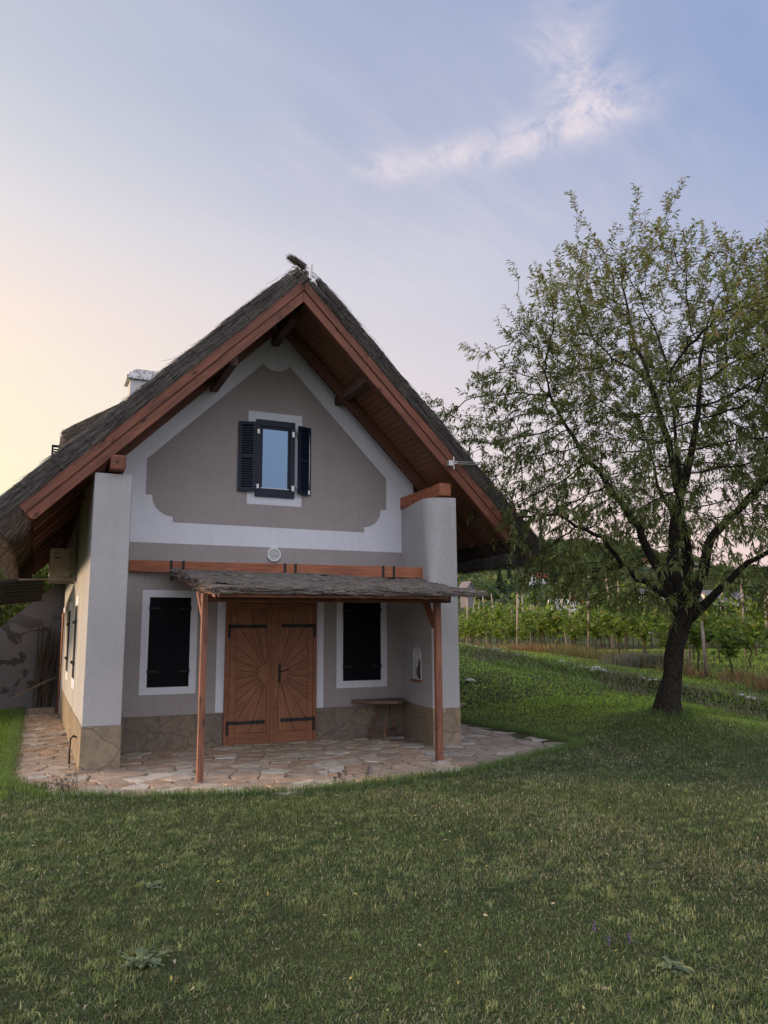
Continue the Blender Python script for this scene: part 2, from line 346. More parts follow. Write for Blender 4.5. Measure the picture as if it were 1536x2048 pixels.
# ------------------------------------------------------------------ terrain
def sst(t): t = np.clip(t, 0, 1); return t*t*(3-2*t)
def zg(x, y):
    x = np.asarray(x, float); y = np.asarray(y, float)
    d = x*FW0.x+(y-CAM.y)*FW0.y; v = x*RT0.x+(y-CAM.y)*RT0.y
    vv = np.clip(v, -3, 9); db = 22-(vv-2.6)*1.43; zb = 1.3-(vv-2.6)*.2
    low = (zb-.32)*sst((d-11)/(db-11)); step = .32*sst((d-db+.9)/1.0)
    zf = 1.04-.008*np.clip(d-27, 0, 200)
    upz = np.where(d > db, zb+(zf-zb)*np.clip((d-db)/(27-db), 0, 1), zb)
    z = np.where(d > db, np.where(d > 27, zf, upz), low+step)
    s = sst((x-6.9)/2.6)
    s = np.maximum(s, sst((d-27)/40)*1.0)
    z = z*s
    # mound round the almond tree
    r2 = (x-9.56)**2+(y+2.285)**2; z = z+.30*np.exp(-r2/1.6)
    # far hill
    hh = np.clip((d-60)/640, 0, 1)**1.65
    azv = np.degrees(np.arctan2(x, np.maximum(y-CAM.y, 1e-3)))
    hmax = 78-22*sst((azv-36)/16)-12*sst((30-azv)/30)
    z = z+np.where(d > 60, hh*hmax, 0)*1.0
    z = z+np.where(d > 60, 3*np.sin(x*.021+1)*np.cos(y*.017)*sst((d-80)/120), 0)
    z = z+.02*np.sin(x*1.7+y*.9)*np.cos(y*1.3-x*.4)*sst((d-11.5)/3)*s
    return z
aa = np.radians(np.r_[np.arange(-180, -20, 4.), np.arange(-20, 62, .5), np.arange(62, 180, 4.)])
rr = np.r_[np.linspace(.6, 40, 170), np.geomspace(40.6, 2600, 90)]
A, Rr = np.meshgrid(aa, rr, indexing='ij')
GX = Rr*np.sin(A); GY = CAM.y+Rr*np.cos(A); GZ = zg(GX, GY)
nA, nR = A.shape
V = np.c_[GX.ravel(), GY.ravel(), GZ.ravel()]; V = np.r_[V, [[0, CAM.y, 0]]]
i, j = np.meshgrid(np.arange(nA), np.arange(nR-1), indexing='ij'); i2 = (i+1) % nA
F = np.c_[(i*nR+j).ravel(), (i*nR+j+1).ravel(), (i2*nR+j+1).ravel(), (i2*nR+j).ravel()]
cen = len(V)-1; k0 = np.arange(nA); F = np.r_[F, np.c_[np.full(nA, cen), k0*nR, ((k0+1) % nA)*nR, ((k0+1) % nA)*nR]]
tmx = Mat('lawn_soil', (.06, .07, .03), .95, .1); v = tmx.coord()
g1 = tmx.noise(v, .55, 6, .6); g2 = tmx.noise(v, 9, 7, .7); g3 = tmx.noise(v, 70, 4, .7)
c = tmx.mix(tmx.ramp(g1, [(.35, 0.), (.65, 1.)]), (.06, .08, .032), (.095, .11, .048))
c = tmx.mix(tmx.ramp(g2, [(.45, 0.), (.7, .7)]), c, (.075, .060, .035)); c = tmx.mix(tmx.ramp(g3, [(.3, .6), (.6, 0.)]), c, (.018, .02, .01))
far = tmx.noise(v, .045, 7, .7); c2 = tmx.mix(tmx.ramp(far, [(.35, 0.), (.65, 1.)]), (.030, .048, .018), (.085, .10, .035))
sx = tmx.n('ShaderNodeSeparateXYZ'); tmx.l(tmx.coord(), sx.inputs[0])
c = tmx.mix(tmx.ramp(tmx.math('DIVIDE', sx.outputs[1], 60.), [(.3, 0.), (.8, 1.)]), c, c2); tmx.base(c); tmx.bump(tmx.math('ADD', g2, g3), .8, .03)
tag(np_mesh('ground', V, F, tmx.m, smooth=True), kind='structure')

# ------------------------------------------------------------------ paved terrace and path of flat stones
PATIO = [(-.22, 9), (-.22, -1.7), (.08, -2.6), (.25, -2.95), (1.22, -3.42), (2.75, -3.84), (4.0, -3.70), (5.0, -3.58), (5.67, -3.25), (6.27, -2.92), (7.62, -2.30), (7.66, -1.2), (7.7, .24), (7.65, 1.0), (7.5, 3), (6.0, 3), (6.0, 0), (.65, 0), (.65, 9)]
def inpoly(x, y, P):
    x = np.asarray(x); y = np.asarray(y); c = np.zeros(x.shape, bool); n = len(P)
    for i in range(n):
        x1, y1 = P[i]; x2, y2 = P[(i+1) % n]
        if y1 == y2: continue
        c ^= ((y1 > y) != (y2 > y)) & (x < (x2-x1)*(y-y1)/(y2-y1)+x1)
    return c
seeds = []
lr = random.Random(5)
for it in range(60000):
    x, y = lr.uniform(-.5, 8.0), lr.uniform(-4.2, 9.2)
    rad = .245 if y < .2 and x > .2 else .19
    ok = True
    for (a, b) in seeds:
        if abs(a-x) < rad and abs(b-y) < rad and ((a-x)**2*.55+(b-y)**2*1.5) < rad*rad: ok = False; break
    if ok:
        if not inpoly(np.array([x]), np.array([y]), [(-.6, 9.3), (-.6, -4.3), (8.1, -4.3), (8.1, 3.2), (5.8, 3.2), (5.8, .2), (.85, .2), (.85, 9.3)])[0]: continue
        seeds.append((x, y))
S = np.array(seeds); b = MB(); scol = []
inside = inpoly(S[:, 0], S[:, 1], [(-.16, 9), (-.16, -1.7), (.12, -2.52), (.28, -2.88), (1.22, -3.32), (2.75, -3.74), (4.0, -3.60), (5.0, -3.48), (5.67, -3.15), (6.27, -2.82), (7.52, -2.22), (7.56, -1.2), (7.6, .24), (7.55, 1.0), (7.4, 3), (6.0, 3), (6.0, 0), (.65, 0), (.65, 9)])
pal = [(.52, .40, .31), (.56, .45, .36), (.50, .38, .29), (.52, .37, .27), (.58, .50, .42), (.47, .385, .31), (.50, .35, .25), (.66, .60, .52)]
for q in np.nonzero(inside)[0]:
    cxy = S[q]; poly = [cxy+np.array(p) for p in ((-.6, -.6), (.6, -.6), (.6, .6), (-.6, .6))]
    dd = np.hypot(*(S-cxy).T); 
    for w in np.argsort(dd)[1:18]:
        if dd[w] > 1.1: break
        nrm = (S[w]-cxy)/dd[w]; lim = dd[w]/2-.005-lr.random()*.008
        out = []
        for k in range(len(poly)):
            p, p2 = poly[k], poly[(k+1) % len(poly)]; a_, b_ = (p-cxy)@nrm-lim, (p2-cxy)@nrm-lim
            if a_ <= 0: out.append(p)
            if a_*b_ < 0: out.append(p+(p2-p)*a_/(a_-b_))
        poly = out
        if len(poly) < 3: break
    if len(poly) < 3: continue
    P2 = []
    for k in range(len(poly)):
        p, p2 = poly[k], poly[(k+1) % len(poly)]; L = np.hypot(*(p2-p)); ns = max(1, int(L/.07))
        for e in range(ns):
            pt = p+(p2-p)*e/ns; nz = mnoise.noise(Vector((pt[0]*9, pt[1]*9, 1.7)))*.018; P2.append(cxy+(pt-cxy)*(1+nz/ max(.1, np.hypot(*(pt-cxy)))-.01))
    h = lr.uniform(.010, .026); tx, ty = lr.uniform(-.03, .03), lr.uniform(-.03, .03); n = len(P2)
    top = [(p[0], p[1], h+(p[0]-cxy[0])*tx+(p[1]-cxy[1])*ty) for p in [cxy+(q_-cxy)*.965 for q_ in P2]]
    edge = [(p[0], p[1], h-.007+(p[0]-cxy[0])*tx+(p[1]-cxy[1])*ty) for p in P2]
    bot = [(p[0], p[1], -.03) for p in P2]
    b.add(top+edge+bot, [tuple(range(n))]+[(k+n, (k+1) % n+n, (k+1) % n, k) for k in range(n)]+[(k+2*n, (k+1) % n+2*n, (k+1) % n+n, k+n) for k in range(n)])
    c_ = np.array(lr.choice(pal))*lr.uniform(.8, 1.1)
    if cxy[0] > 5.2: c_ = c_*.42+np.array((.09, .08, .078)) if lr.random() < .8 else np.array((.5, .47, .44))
    scol += [tuple(c_)]*(1+2*n)
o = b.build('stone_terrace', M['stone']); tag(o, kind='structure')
a_ = o.data.attributes.new('col', 'FLOAT_COLOR', 'FACE'); a_.data.foreach_set('color', np.c_[np.array(scol), np.ones(len(scol))].astype(np.float32).ravel())
b = MB(); b.prism(PATIO, lambda p, k: (p[0], p[1], .004-.05*k)); tag(b.build('path_mortar_bed', M['mortar']), kind='structure')

# ------------------------------------------------------------------ the house
AX, AZ = 3.455, 6.70                      # ridge x, height of the barge boards' lower edge at the ridge
YV = -1.50; YB = 9.3                      # front verge, back of the house
S2 = math.sqrt(.5)
def sl(side, s, t):                       # roof section: s down the slope, t out of it (side -1 left, +1 right)
    return AX+side*(s*S2+t*S2), AZ-s*S2+t*S2
house = empty('house', (3.4, 0, 0), 'white gabled wine house with thatched roof and brown double door', 'house')
def hp(poly, y0, y1, name, mat, parent=house, **k):
    b = MB(); b.prism(poly, lambda p, q: (p[0], y0 if q == 0 else y1, p[1])); return b.build(name, mat, parent, **k)
XL, XR = .608, 6.05
gz = lambda x: AZ+.20-abs(x-AX)
# front gable wall (white), then body
hp([(XL+.02, 0), (XR-.02, 0), (XR-.02, gz(XR-.02)), (AX, gz(AX)), (XL+.02, gz(XL+.02))], 0, .25, 'gable_wall', M['white'])
b = MB()
b.box(XL, XL+.3, .012, YB, .53, gz(XL)); b.build('side_wall', M['side'], house)
b = MB(); b.box(XR-.3, XR, .012, YB, 0, gz(XR)); b.build('side_wall', M['wing'], house)
hp([(XL+.3, 0), (XR-.3, 0), (XR-.3, gz(XR-.3)), (AX, gz(AX)), (XL+.3, gz(XL+.3))], YB-.25, YB-.004, 'back_wall', M['side'])
# projecting wing walls beside the recess
def wing(foot_lo, foot_hi, z0, z1, n=14):
    b = MB(); vs = []
    for k in range(n+1):
        t = k/n; vs += [(a[0]*(1-t)+c[0]*t, a[1]*(1-t)+c[1]*t, z0+(z1-z0)*t) for a, c in zip(foot_lo, foot_hi)]
    m_ = len(foot_lo); fs = [tuple(range(m_)), tuple(range(n*m_, n*m_+m_))]
    for k in range(n):
        for q in range(m_): a = k*m_+q; c = k*m_+(q+1) % m_; fs.append((a, c, c+m_, a+m_))
    b.add(vs, fs); return b
def rcorner(cx, cy, r, n=8):              # front-left corner of the right wing
    return [(cx+r-r*math.cos(i/n*math.pi/2), cy+r-r*math.sin(i/n*math.pi/2)) for i in range(n+1)]
b = wing([(XL, YV), (1.08, YV), (1.235, .004), (XL, .004)], [(XL, YV), (1.08, YV), (1.235, .004), (XL, .004)], .553, 3.83, 2)
b.build('wing_wall', M['wing'], house, bevel=.012)
lo = [(5.79, .004)]+rcorner(5.585, YV, .03)+[(XR, YV), (XR, .004)]; hi = [(5.79, .004)]+rcorner(5.60, YV+.02, .30)+[(XR, YV), (XR, .004)]
b = MB(); zs = [.57, 1.2, 1.8, 2.3, 2.7, 3.1, 3.5, 3.8, 3.84]; ks = [0, 0, .05, .2, .45, .7, .9, 1., 1.06]; vs = []
for z, k in zip(zs, ks): vs += [(a[0]*(1-k)+c[0]*k, a[1]*(1-k)+c[1]*k, z) for a, c in zip(lo, hi)]
m_ = len(lo); fs = [tuple(range(m_)), tuple(range((len(zs)-1)*m_, len(zs)*m_))]
for k in range(len(zs)-1):
    for q in range(m_): a = k*m_+q; c = k*m_+(q+1) % m_; fs.append((a, c, c+m_, a+m_))
b.add(vs, fs); ww = b.build('wing_wall', M['wing'], house, smooth=True)
ww.data.materials.append(M['white'])
# niche cut into the inner face of the right wing: real recess
nd = Vector((5.79-5.585, 1.5, 0)).normalized(); nn_ = Vector((-nd.y, nd.x, 0))      # along the face towards the wall, and out of it
def nface(yy, z, out=0.): x = 5.585+(yy-YV)/1.5*(5.79-5.585); return (x+nn_.x*out, yy+nn_.y*out, z)
narch = [(-.985, .965), (-.60, .965), (-.60, 1.33)]+[(-.7925+.1925*math.cos(a), 1.33+.165*math.sin(a)) for a in [math.pi*k/10 for k in range(1, 10)]]+[(-.985, 1.33)]
cut = MB(); cut.prism(narch, lambda p, k: nface(p[0], p[1], .08 if k == 0 else -.20)); cu = cut.build('niche_cut', M['white'])
mb_ = ww.modifiers.new('niche', 'BOOLEAN'); mb_.object = cu; mb_.solver = 'EXACT'
bpy.context.view_layer.update(); dg = bpy.context.evaluated_depsgraph_get(); me2 = bpy.data.meshes.new_from_object(ww.evaluated_get(dg)); ww.modifiers.clear(); ww.data = me2; me2.set_sharp_from_angle(angle=R_(30))
bpy.data.objects.remove(cu)
b = MB(); b.tube([nface(p[0], p[1], .004) for p in narch]+[nface(*narch[0], .004)], .011, 6, cap=False); b.build('niche_rim', M['white'], house, smooth=True)
b = MB(); p = [(-1.02, .93), (-.56, .93), (-.56, .963), (-1.02, .963)]; b.prism(p, lambda p, k: nface(p[0], p[1], .055 if k == 0 else -.02)); b.build('niche_sill', M['beamred'], house, bevel=.006)
# plinths of irregular flagstone
b = MB(); e = .008
b.prism([(XL-e, YV-e), (1.08+e, YV-e), (1.235+e, -.001), (XL-e, -.001)], lambda p, k: (p[0], p[1], -.05 if k else .553)); b.build('plinth', M['plinth'], house, bevel=.006)
b = MB(); b.box(XL-e, XL+.28, .0, 7.05, -.05, .545); b.build('plinth', M['plinth'], house)
b = MB(); b.prism([(5.585-e, YV-e), (XR+e, YV-e), (XR+e, .3), (5.79-e, .3), (5.79-e, -.001)], lambda p, k: (p[0], p[1], -.05 if k else .57)); b.build('plinth', M['plinth'], house, bevel=.006)
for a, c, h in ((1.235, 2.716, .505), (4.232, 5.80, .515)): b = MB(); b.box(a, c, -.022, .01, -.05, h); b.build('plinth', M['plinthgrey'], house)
# painted fields on the gable
def arc(cx, cz, rx, rz, a0, a1, n=12): return [(cx+rx*math.cos(R_(a0+(a1-a0)*k/n)), cz+rz*math.sin(R_(a0+(a1-a0)*k/n))) for k in range(n+1)]
pan = [(1.441, 4.403), (3.256, 6.196)]+arc(3.485, 6.335, .27, .25, 211, 329)+[(3.714, 6.200), (5.50, 4.387), (5.498, 3.834)]+arc(5.08, 3.83, .311, .317, 0, -90)+[(5.08, 3.42), (1.865, 3.428)]+arc(1.859, 3.838, .321, .322, -90, -180)+[(1.441, 3.842)]
hp(pan, -.004, 0.02, 'gable_panel', M['grey'])
b = MB(); b.box(1.236, 5.789, -.005, .02, .50, 3.095); b.build('plaster_band', M['grey'], house)
# white borders painted round openings
b = MB()
b.box(2.596, 4.352, -.009, .0, .513, 2.275)
b.build('door_surround', M['white'], house)
def surround(x0, x1, z0, z1, ix0, ix1, iz0, iz1, y=-.009):
    b = MB(); b.box(x0, x1, y, 0, z0, iz0); b.box(x0, x1, y, 0, iz1, z1); b.box(x0, ix0, y, 0, iz0, iz1); b.box(ix1, x1, y, 0, iz0, iz1); return b
# ground floor windows with closed black shutters
def dark_window(x0, x1, z0, z1, m):
    w = empty('window', ((x0+x1)/2, 0, z0)); put_e(w, house)
    surround(x0, x1, z0, z1, x0+m, x1-m, z0+m, z1-m).build('window_surround', M['white'], w)
    ix0, ix1, iz0, iz1 = x0+m, x1-m, z0+m, z1-m; cx_ = (ix0+ix1)/2
    b = MB(); b.box(ix0, ix1, -.0065, 0, iz0, iz1); b.build('window_reveal', M['black'], w)
    for a, c in ((ix0+.004, cx_-.003), (cx_+.003, ix1-.004)):
        b = MB(); b.box(a, a+.05, -.016, -.006, iz0+.005, iz1-.005); b.box(c-.05, c, -.016, -.006, iz0+.005, iz1-.005)
        for z in (iz0+.005, (iz0+iz1)/2-.03, iz1-.075): b.box(a+.05, c-.05, -.016, -.006, z, z+.07)
        b.box(a+.05, c-.05, -.0125, -.006, iz0+.07, iz1-.07)
        s_ = b.build('shutter', M['black'], w, bevel=.002)
    for z in (iz0+.22, iz1-.18):
        for x in (ix0, ix1):
            b = MB(); sg = 1 if x == ix0 else -1; b.box(min(x, x+sg*.16), max(x, x+sg*.16), -.021, -.016, z, z+.022); b.tube([(x, -.02, z-.02), (x, -.02, z+.045)], .008, 8)
            b.build('hinge', M['iron'], w)
def put_e(e_, parent):
    e_.parent = parent; e_.matrix_parent_inverse = Matrix.Translation(-world_loc(parent)); return e_
def world_loc(p):                          # nested empties keep world coordinates: parent inverses cancel out
    return Vector(p.location) if p.type == 'EMPTY' else Vector((0, 0, 0))
dark_window(1.458, 2.290, .814, 2.372, .108)
dark_window(4.581, 5.493, .814, 2.372, .113)
# attic window
w = put_e(empty('window', (3.48, 0, 3.8)), house)
surround(3.02, 3.945, 3.79, 5.352, 3.20, 3.77, 3.95, 5.19).build('window_surround', M['white'], w)
b = MB(); fx0, fx1, fz0, fz1 = 3.147, 3.811, 3.922, 5.213
b.box(fx0, fx1, -.05, .0, fz0, fz0+.085); b.box(fx0, fx1, -.05, .0, fz1-.075, fz1); b.box(fx0, fx0+.065, -.05, .0, fz0+.085, fz1-.075); b.box(fx1-.065, fx1, -.05, .0, fz0+.085, fz1-.075)
ix0, ix1, iz0, iz1 = fx0+.055, fx1-.055, fz0+.075, fz1-.065
for (y0, y1, t) in ((-.049, -.02, .03), (-.025, -.010, .062)):
    b.box(ix0, ix0+t, y0, y1, iz0, iz1); b.box(ix1-t, ix1, y0, y1, iz0, iz1); b.box(ix0+t, ix1-t, y0, y1, iz0, iz0+t); b.box(ix0+t, ix1-t, y0, y1, iz1-t*1.4, iz1)
fr = b.build('window_frame', M['navy'], w, bevel=.004)
b = MB(); b.box(ix0+.035, ix1-.035, -.03, -.022, iz0+.062, iz0+.075); b.build('window_sill', M['white_plastic'], w)
b = MB(); b.box(ix0+.062, ix1-.062, -.014, -.0095, iz0+.075, iz1-.087); b.build('pane', M['glass'], w)
def louvre(hx, ox, z0, z1, hy, oy):
    """shutter between its hinge edge and its outer edge, swung back towards the wall"""
    h, o_ = Vector((hx, hy, 0)), Vector((ox, oy, 0)); d = (o_-h); L = d.length; d.normalize(); n_ = Vector((d.y, -d.x, 0)); 
    if n_.y > 0: n_ = -n_
    b = MB()
    def bx(u0, u1, za, zb, k=.028): 
        P = [h+d*u0, h+d*u1]; b.add([(*(P[0]).xy, za), (*(P[1]).xy, za), (*(P[1]+n_*k).xy, za), (*(P[0]+n_*k).xy, za), (*(P[0]).xy, zb), (*(P[1]).xy, zb), (*(P[1]+n_*k).xy, zb), (*(P[0]+n_*k).xy, zb)],
              [(0, 3, 2, 1), (4, 5, 6, 7), (0, 1, 5, 4), (1, 2, 6, 5), (2, 3, 7, 6), (3, 0, 4, 7)])
    bx(0, .055, z0, z1); bx(L-.055, L, z0, z1); zm = (z0+z1)/2
    for za, zb in ((z0, z0+.06), (zm-.03, zm+.03), (z1-.05, z1)): bx(.055, L-.055, za, zb)
    bx(.05, L-.05, z0+.05, z1-.04, .004)
    for za, zb in ((z0+.06, zm-.03), (zm+.03, z1-.05)):
        k = 12
        for i in range(k):
            z = za+(zb-za)*(i+.5)/k; p = h+d*.055+n_*.014; q = h+d*(L-.055)+n_*.014
            b.bar((p.x, p.y, z), (q.x, q.y, z), .03, .005, (n_.x*-.55, n_.y*-.55, 1))
    return b
louvre(3.142, 2.862, 3.99, 5.15, -.075, -.012).build('shutter', M['navy'], w, bevel=.002)
louvre(3.842, 4.085, 3.99, 5.15, -.10, -.015).build('shutter', M['navy'], w, bevel=.002)
for z in (4.10, 5.02):
    b = MB(); b.bar((3.80, -.055, z), (3.85, -.11, z), .012, .03); b.box(3.757, 3.80, -.058, -.05, z-.06, z+.03); b.build('hinge', M['steel'], w)
    b = MB(); b.bar((3.155, -.055, z), (3.13, -.085, z), .012, .03); b.box(3.165, 3.20, -.058, -.05, z-.05, z+.02); b.build('hinge', M['steel'], w)
b = MB()
b.tube([(4.06, -.048, 4.03), (4.07, -.05, 4.56), (4.065, -.046, 5.10)], .005, 6); b.box(4.045, 4.075, -.06, -.045, 4.0, 4.07)
b.build('shutter_stay', M['steel'], w)

# double door with a carved rising sun
door = put_e(empty('door', (3.475, 0, 0)), house)
b = MB(); D0, D1 = 2.722, 4.224
b.box(D0, D0+.075, -.05, .0, 0, 2.25); b.box(D1-.062, D1, -.05, .0, 0, 2.25); b.box(D0+.075, D1-.062, -.05, .0, 2.18, 2.25)
b.build('door_frame', M['doorframe'], door, bevel=.006)
def leaf(x0, x1, px0, px1, side):
    """side -1: left leaf (sun centre on its right edge)"""
    PZ0, PZ1 = .185, 2.10
    lf = put_e(empty('door_leaf', ((x0+x1)/2, 0, 0)), door)
    b = MB(); y0, y1 = -.040, -.012
    b.box(x0, px0, y0, y1, .012, 2.178); b.box(px1, x1, y0, y1, .012, 2.178); b.box(px0, px1, y0, y1, .012, PZ0); b.box(px0, px1, y0, y1, PZ1, 2.178)
    b.build('leaf_frame', M['door'], lf, bevel=.004)
    b = MB(); b.box(px0-.01, px1+.01, -.020, -.004, PZ0-.01, PZ1+.01); b.build('panel_ground', M['groove'], lf)
    cxs = px1 if side < 0 else px0; cz = 1.085; r = .165
    A_ = [0, 15.6, 31.7, 48.5, 65.6, 82.5, 98.7, 115, 131, 146, 163, 180]
    for k in range(11):
        a0, a1 = R_(A_[k]), R_(A_[k+1]); d0 = np.array((math.sin(a0)*side, math.cos(a0))); d1 = np.array((math.sin(a1)*side, math.cos(a1)))
        c = np.array((cxs, cz)); poly = [np.array(p) for p in ((px0+.004, PZ0+.004), (px1-.004, PZ0+.004), (px1-.004, PZ1-.004), (px0+.004, PZ1-.004))]
        nrm0 = np.array((-d0[1], d0[0])); 
        if nrm0@d1 > 0: nrm0 = -nrm0
        nrm1 = np.array((-d1[1], d1[0]))
        if nrm1@d0 > 0: nrm1 = -nrm1
        dm = (d0+d1); dm /= np.hypot(*dm)
        for nr, lim in ((nrm0, -.0036), (nrm1, -.0036), (-dm, -(r-.02))):
            out = []
            for q in range(len(poly)):
                p, p2 = poly[q], poly[(q+1) % len(poly)]; s1, s2 = (p-c)@nr-lim, (p2-c)@nr-lim
                if s1 <= 0: out.append(p)
                if s1*s2 < 0: out.append(p+(p2-p)*s1/(s1-s2))
            poly = out
            if len(poly) < 3: break
        if len(poly) < 3: continue
        # wedge board in its own axes, so its grain runs along the ray
        mid = sum(poly)/len(poly); ang = math.atan2(dm[1], dm[0]); ca, sa = math.cos(-ang), math.sin(-ang)
        P2 = [((p-mid)[0]*ca-(p-mid)[1]*sa, (p-mid)[0]*sa+(p-mid)[1]*ca) for p in poly]
        bb = MB(); bb.prism(P2, lambda p, k: (p[0], .0 if k == 0 else .015, p[1])); o = bb.build('sun_ray_board', M['door'], None, bevel=.0015)
        o.parent = lf; o.matrix_parent_inverse = Matrix.Translation(-Vector(lf.location)); o.matrix_basis = Matrix.Translation((mid[0], -.033, mid[1])) @ Matrix.Rotation(-ang, 4, 'Y')
    b = MB(); b.prism([(cxs, cz+r)]+[(cxs+side*(r)*math.sin(R_(a)), cz+r*math.cos(R_(a))) for a in range(8, 180, 8)]+[(cxs, cz-r)], lambda p, k: (p[0], -.0385 if k == 0 else -.02, p[1])); b.build('sun_disc_rim', M['groove'], lf)
    b = MB(); r2 = r-.006; b.prism([(cxs, cz+r2)]+[(cxs+side*r2*math.sin(R_(a)), cz+r2*math.cos(R_(a))) for a in range(8, 180, 8)]+[(cxs, cz-r2)], lambda p, k: (p[0], -.041 if k == 0 else -.02, p[1])); b.build('sun_disc', M['door'], lf, bevel=.002)
    b = MB()
    for k in range(11):
        a = R_((A_[k]+A_[k+1])/2); dx_, dz_ = math.sin(a)*side, math.cos(a)
        W = px1-px0-.06; H = (1.0 if dz_ > 0 else .83)
        t = min(W/abs(dx_) if abs(dx_) > 1e-3 else 9, (H-.06)/abs(dz_) if abs(dz_) > 1e-3 else 9)
        for rr_ in (.222, t-.03 if t < .6 else t-.08):
            x, z = cxs+dx_*rr_, cz+dz_*rr_; b.tube([(x, -.030, z), (x, -.037, z)], .0085, 8)
    b.build('studs', M['iron'], lf)
leaf(2.80, 3.452, 2.902, 3.402, -1)
leaf(3.512, 4.160, 3.578, 4.072, 1)
b = MB(); b.box(3.450, 3.512, -.052, -.012, .012, 2.178); b.build('centre_post', M['doorframe'], door, bevel=.005)
def strap(x0, x1, z, sgn):
    b = MB(); L = abs(x1-x0); xs = np.linspace(0, L, 30); prof = []
    for x in xs:
        u = x/L; w_ = .024+.002*math.sin(u*9)
        for c_, a_ in ((.68, .010), (.80, .009), (.97, .014)): w_ += a_*math.exp(-((u-c_)/.022)**2)
        for c_ in (.75, .9): w_ -= .006*math.exp(-((u-c_)/.02)**2)
        if u > .985: w_ = .004
        prof.append((x0+sgn*x, w_))
    poly = [(x, z+w_) for x, w_ in prof]+[(x, z-w_) for x, w_ in reversed(prof)]
    b.prism(poly, lambda p, k: (p[0], -.052 if k == 0 else -.041, p[1]))
    xc = x0+sgn*.014; pr = [(xc-.020, z+.02), (xc+.020, z+.02), (xc+.018, z-.06), (xc+.024, z-.08), (xc+.014, z-.10), (xc+.022, z-.135), (xc+.010, z-.19), (xc-.010, z-.19), (xc-.022, z-.135), (xc-.014, z-.10), (xc-.024, z-.08), (xc-.018, z-.06)]
    b.prism(pr, lambda p, k: (p[0], -.062 if k == 0 else -.0505, p[1])); b.tube([(xc, -.06, z-.03), (xc, -.06, z+.035)], .014, 8)
    b.build('strap_hinge', M['iron'], door, bevel=.003)
for z in (1.822, .345): strap(2.765, 3.375, z, 1); strap(4.192, 3.625, z+.01, -1)
b = MB(); hx = 3.602
b.prism([(hx-.018, .99), (hx+.018, .99), (hx+.018, 1.18), (hx-.018, 1.18)], lambda p, k: (p[0], -.052 if k == 0 else -.041, p[1]))
for z in (.975, 1.195): b.tube([(hx, -.041, z), (hx, -.052, z)], .026, 8); b.tube([(hx, -.041, z+(.03 if z > 1.1 else -.03)), (hx, -.050, z+(.03 if z > 1.1 else -.03))], .013, 8)
b.tube([(hx, -.05, 1.12), (hx, -.10, 1.12), (hx+.05, -.105, 1.115), (hx+.10, -.10, 1.135), (hx+.145, -.098, 1.15)], [.009, .010, .010, .008, .009], 8); b.tube([(hx, -.052, 1.04), (hx, -.056, 1.04)], .009, 8)
b.build('door_handle', M['iron'], door, smooth=False, bevel=.002)

# side openings in the left wall
def side_window(y0, y1, z0, z1, m=.10, mt=.16):
    w = put_e(empty('window', (XL, (y0+y1)/2, z0)), house)
    b = MB(); b.box(XL-.008, XL, y0, y1, z0, z0+mt); b.box(XL-.008, XL, y0, y1, z1-mt, z1); b.box(XL-.008, XL, y0, y0+m, z0+mt, z1-mt); b.box(XL-.008, XL, y1-m, y1, z0+mt, z1-mt)
    b.build('window_surround', M['white'], w)
    b = MB(); b.box(XL-.012, XL, y0+m, y1-m, z0+mt, z1-mt); b.build('shutter', M['black'], w)
    for z in (z0+mt+.22, z1-mt-.28):
        for ya, yb in ((y0+m-.01, y0+m+.12), (y1-m-.12, y1-m+.01)): b = MB(); b.box(XL-.045, XL-.011, ya, yb, z, z+.045); b.build('hinge', M['iron'], w)
side_window(.90, 1.86, .86, 2.33); side_window(3.55, 4.60, .86, 2.33)
w = put_e(empty('side_door', (XL, 7.2, 0)), house)
b = MB(); b.box(XL-.02, XL, 6.5, 7.8, .02, 2.33); b.build('door_surround', M['white'], w)
b = MB(); b.box(XL-.05, XL-.021, 6.62, 7.7, .02, 2.2); b.build('door_leaf', M['doorframe'], w)
b = MB(); b.tube([(XL-.05, 6.72, 1.05), (XL-.10, 6.72, 1.05), (XL-.10, 6.84, 1.05)], .010, 6); b.build('door_handle', M['iron'], w)
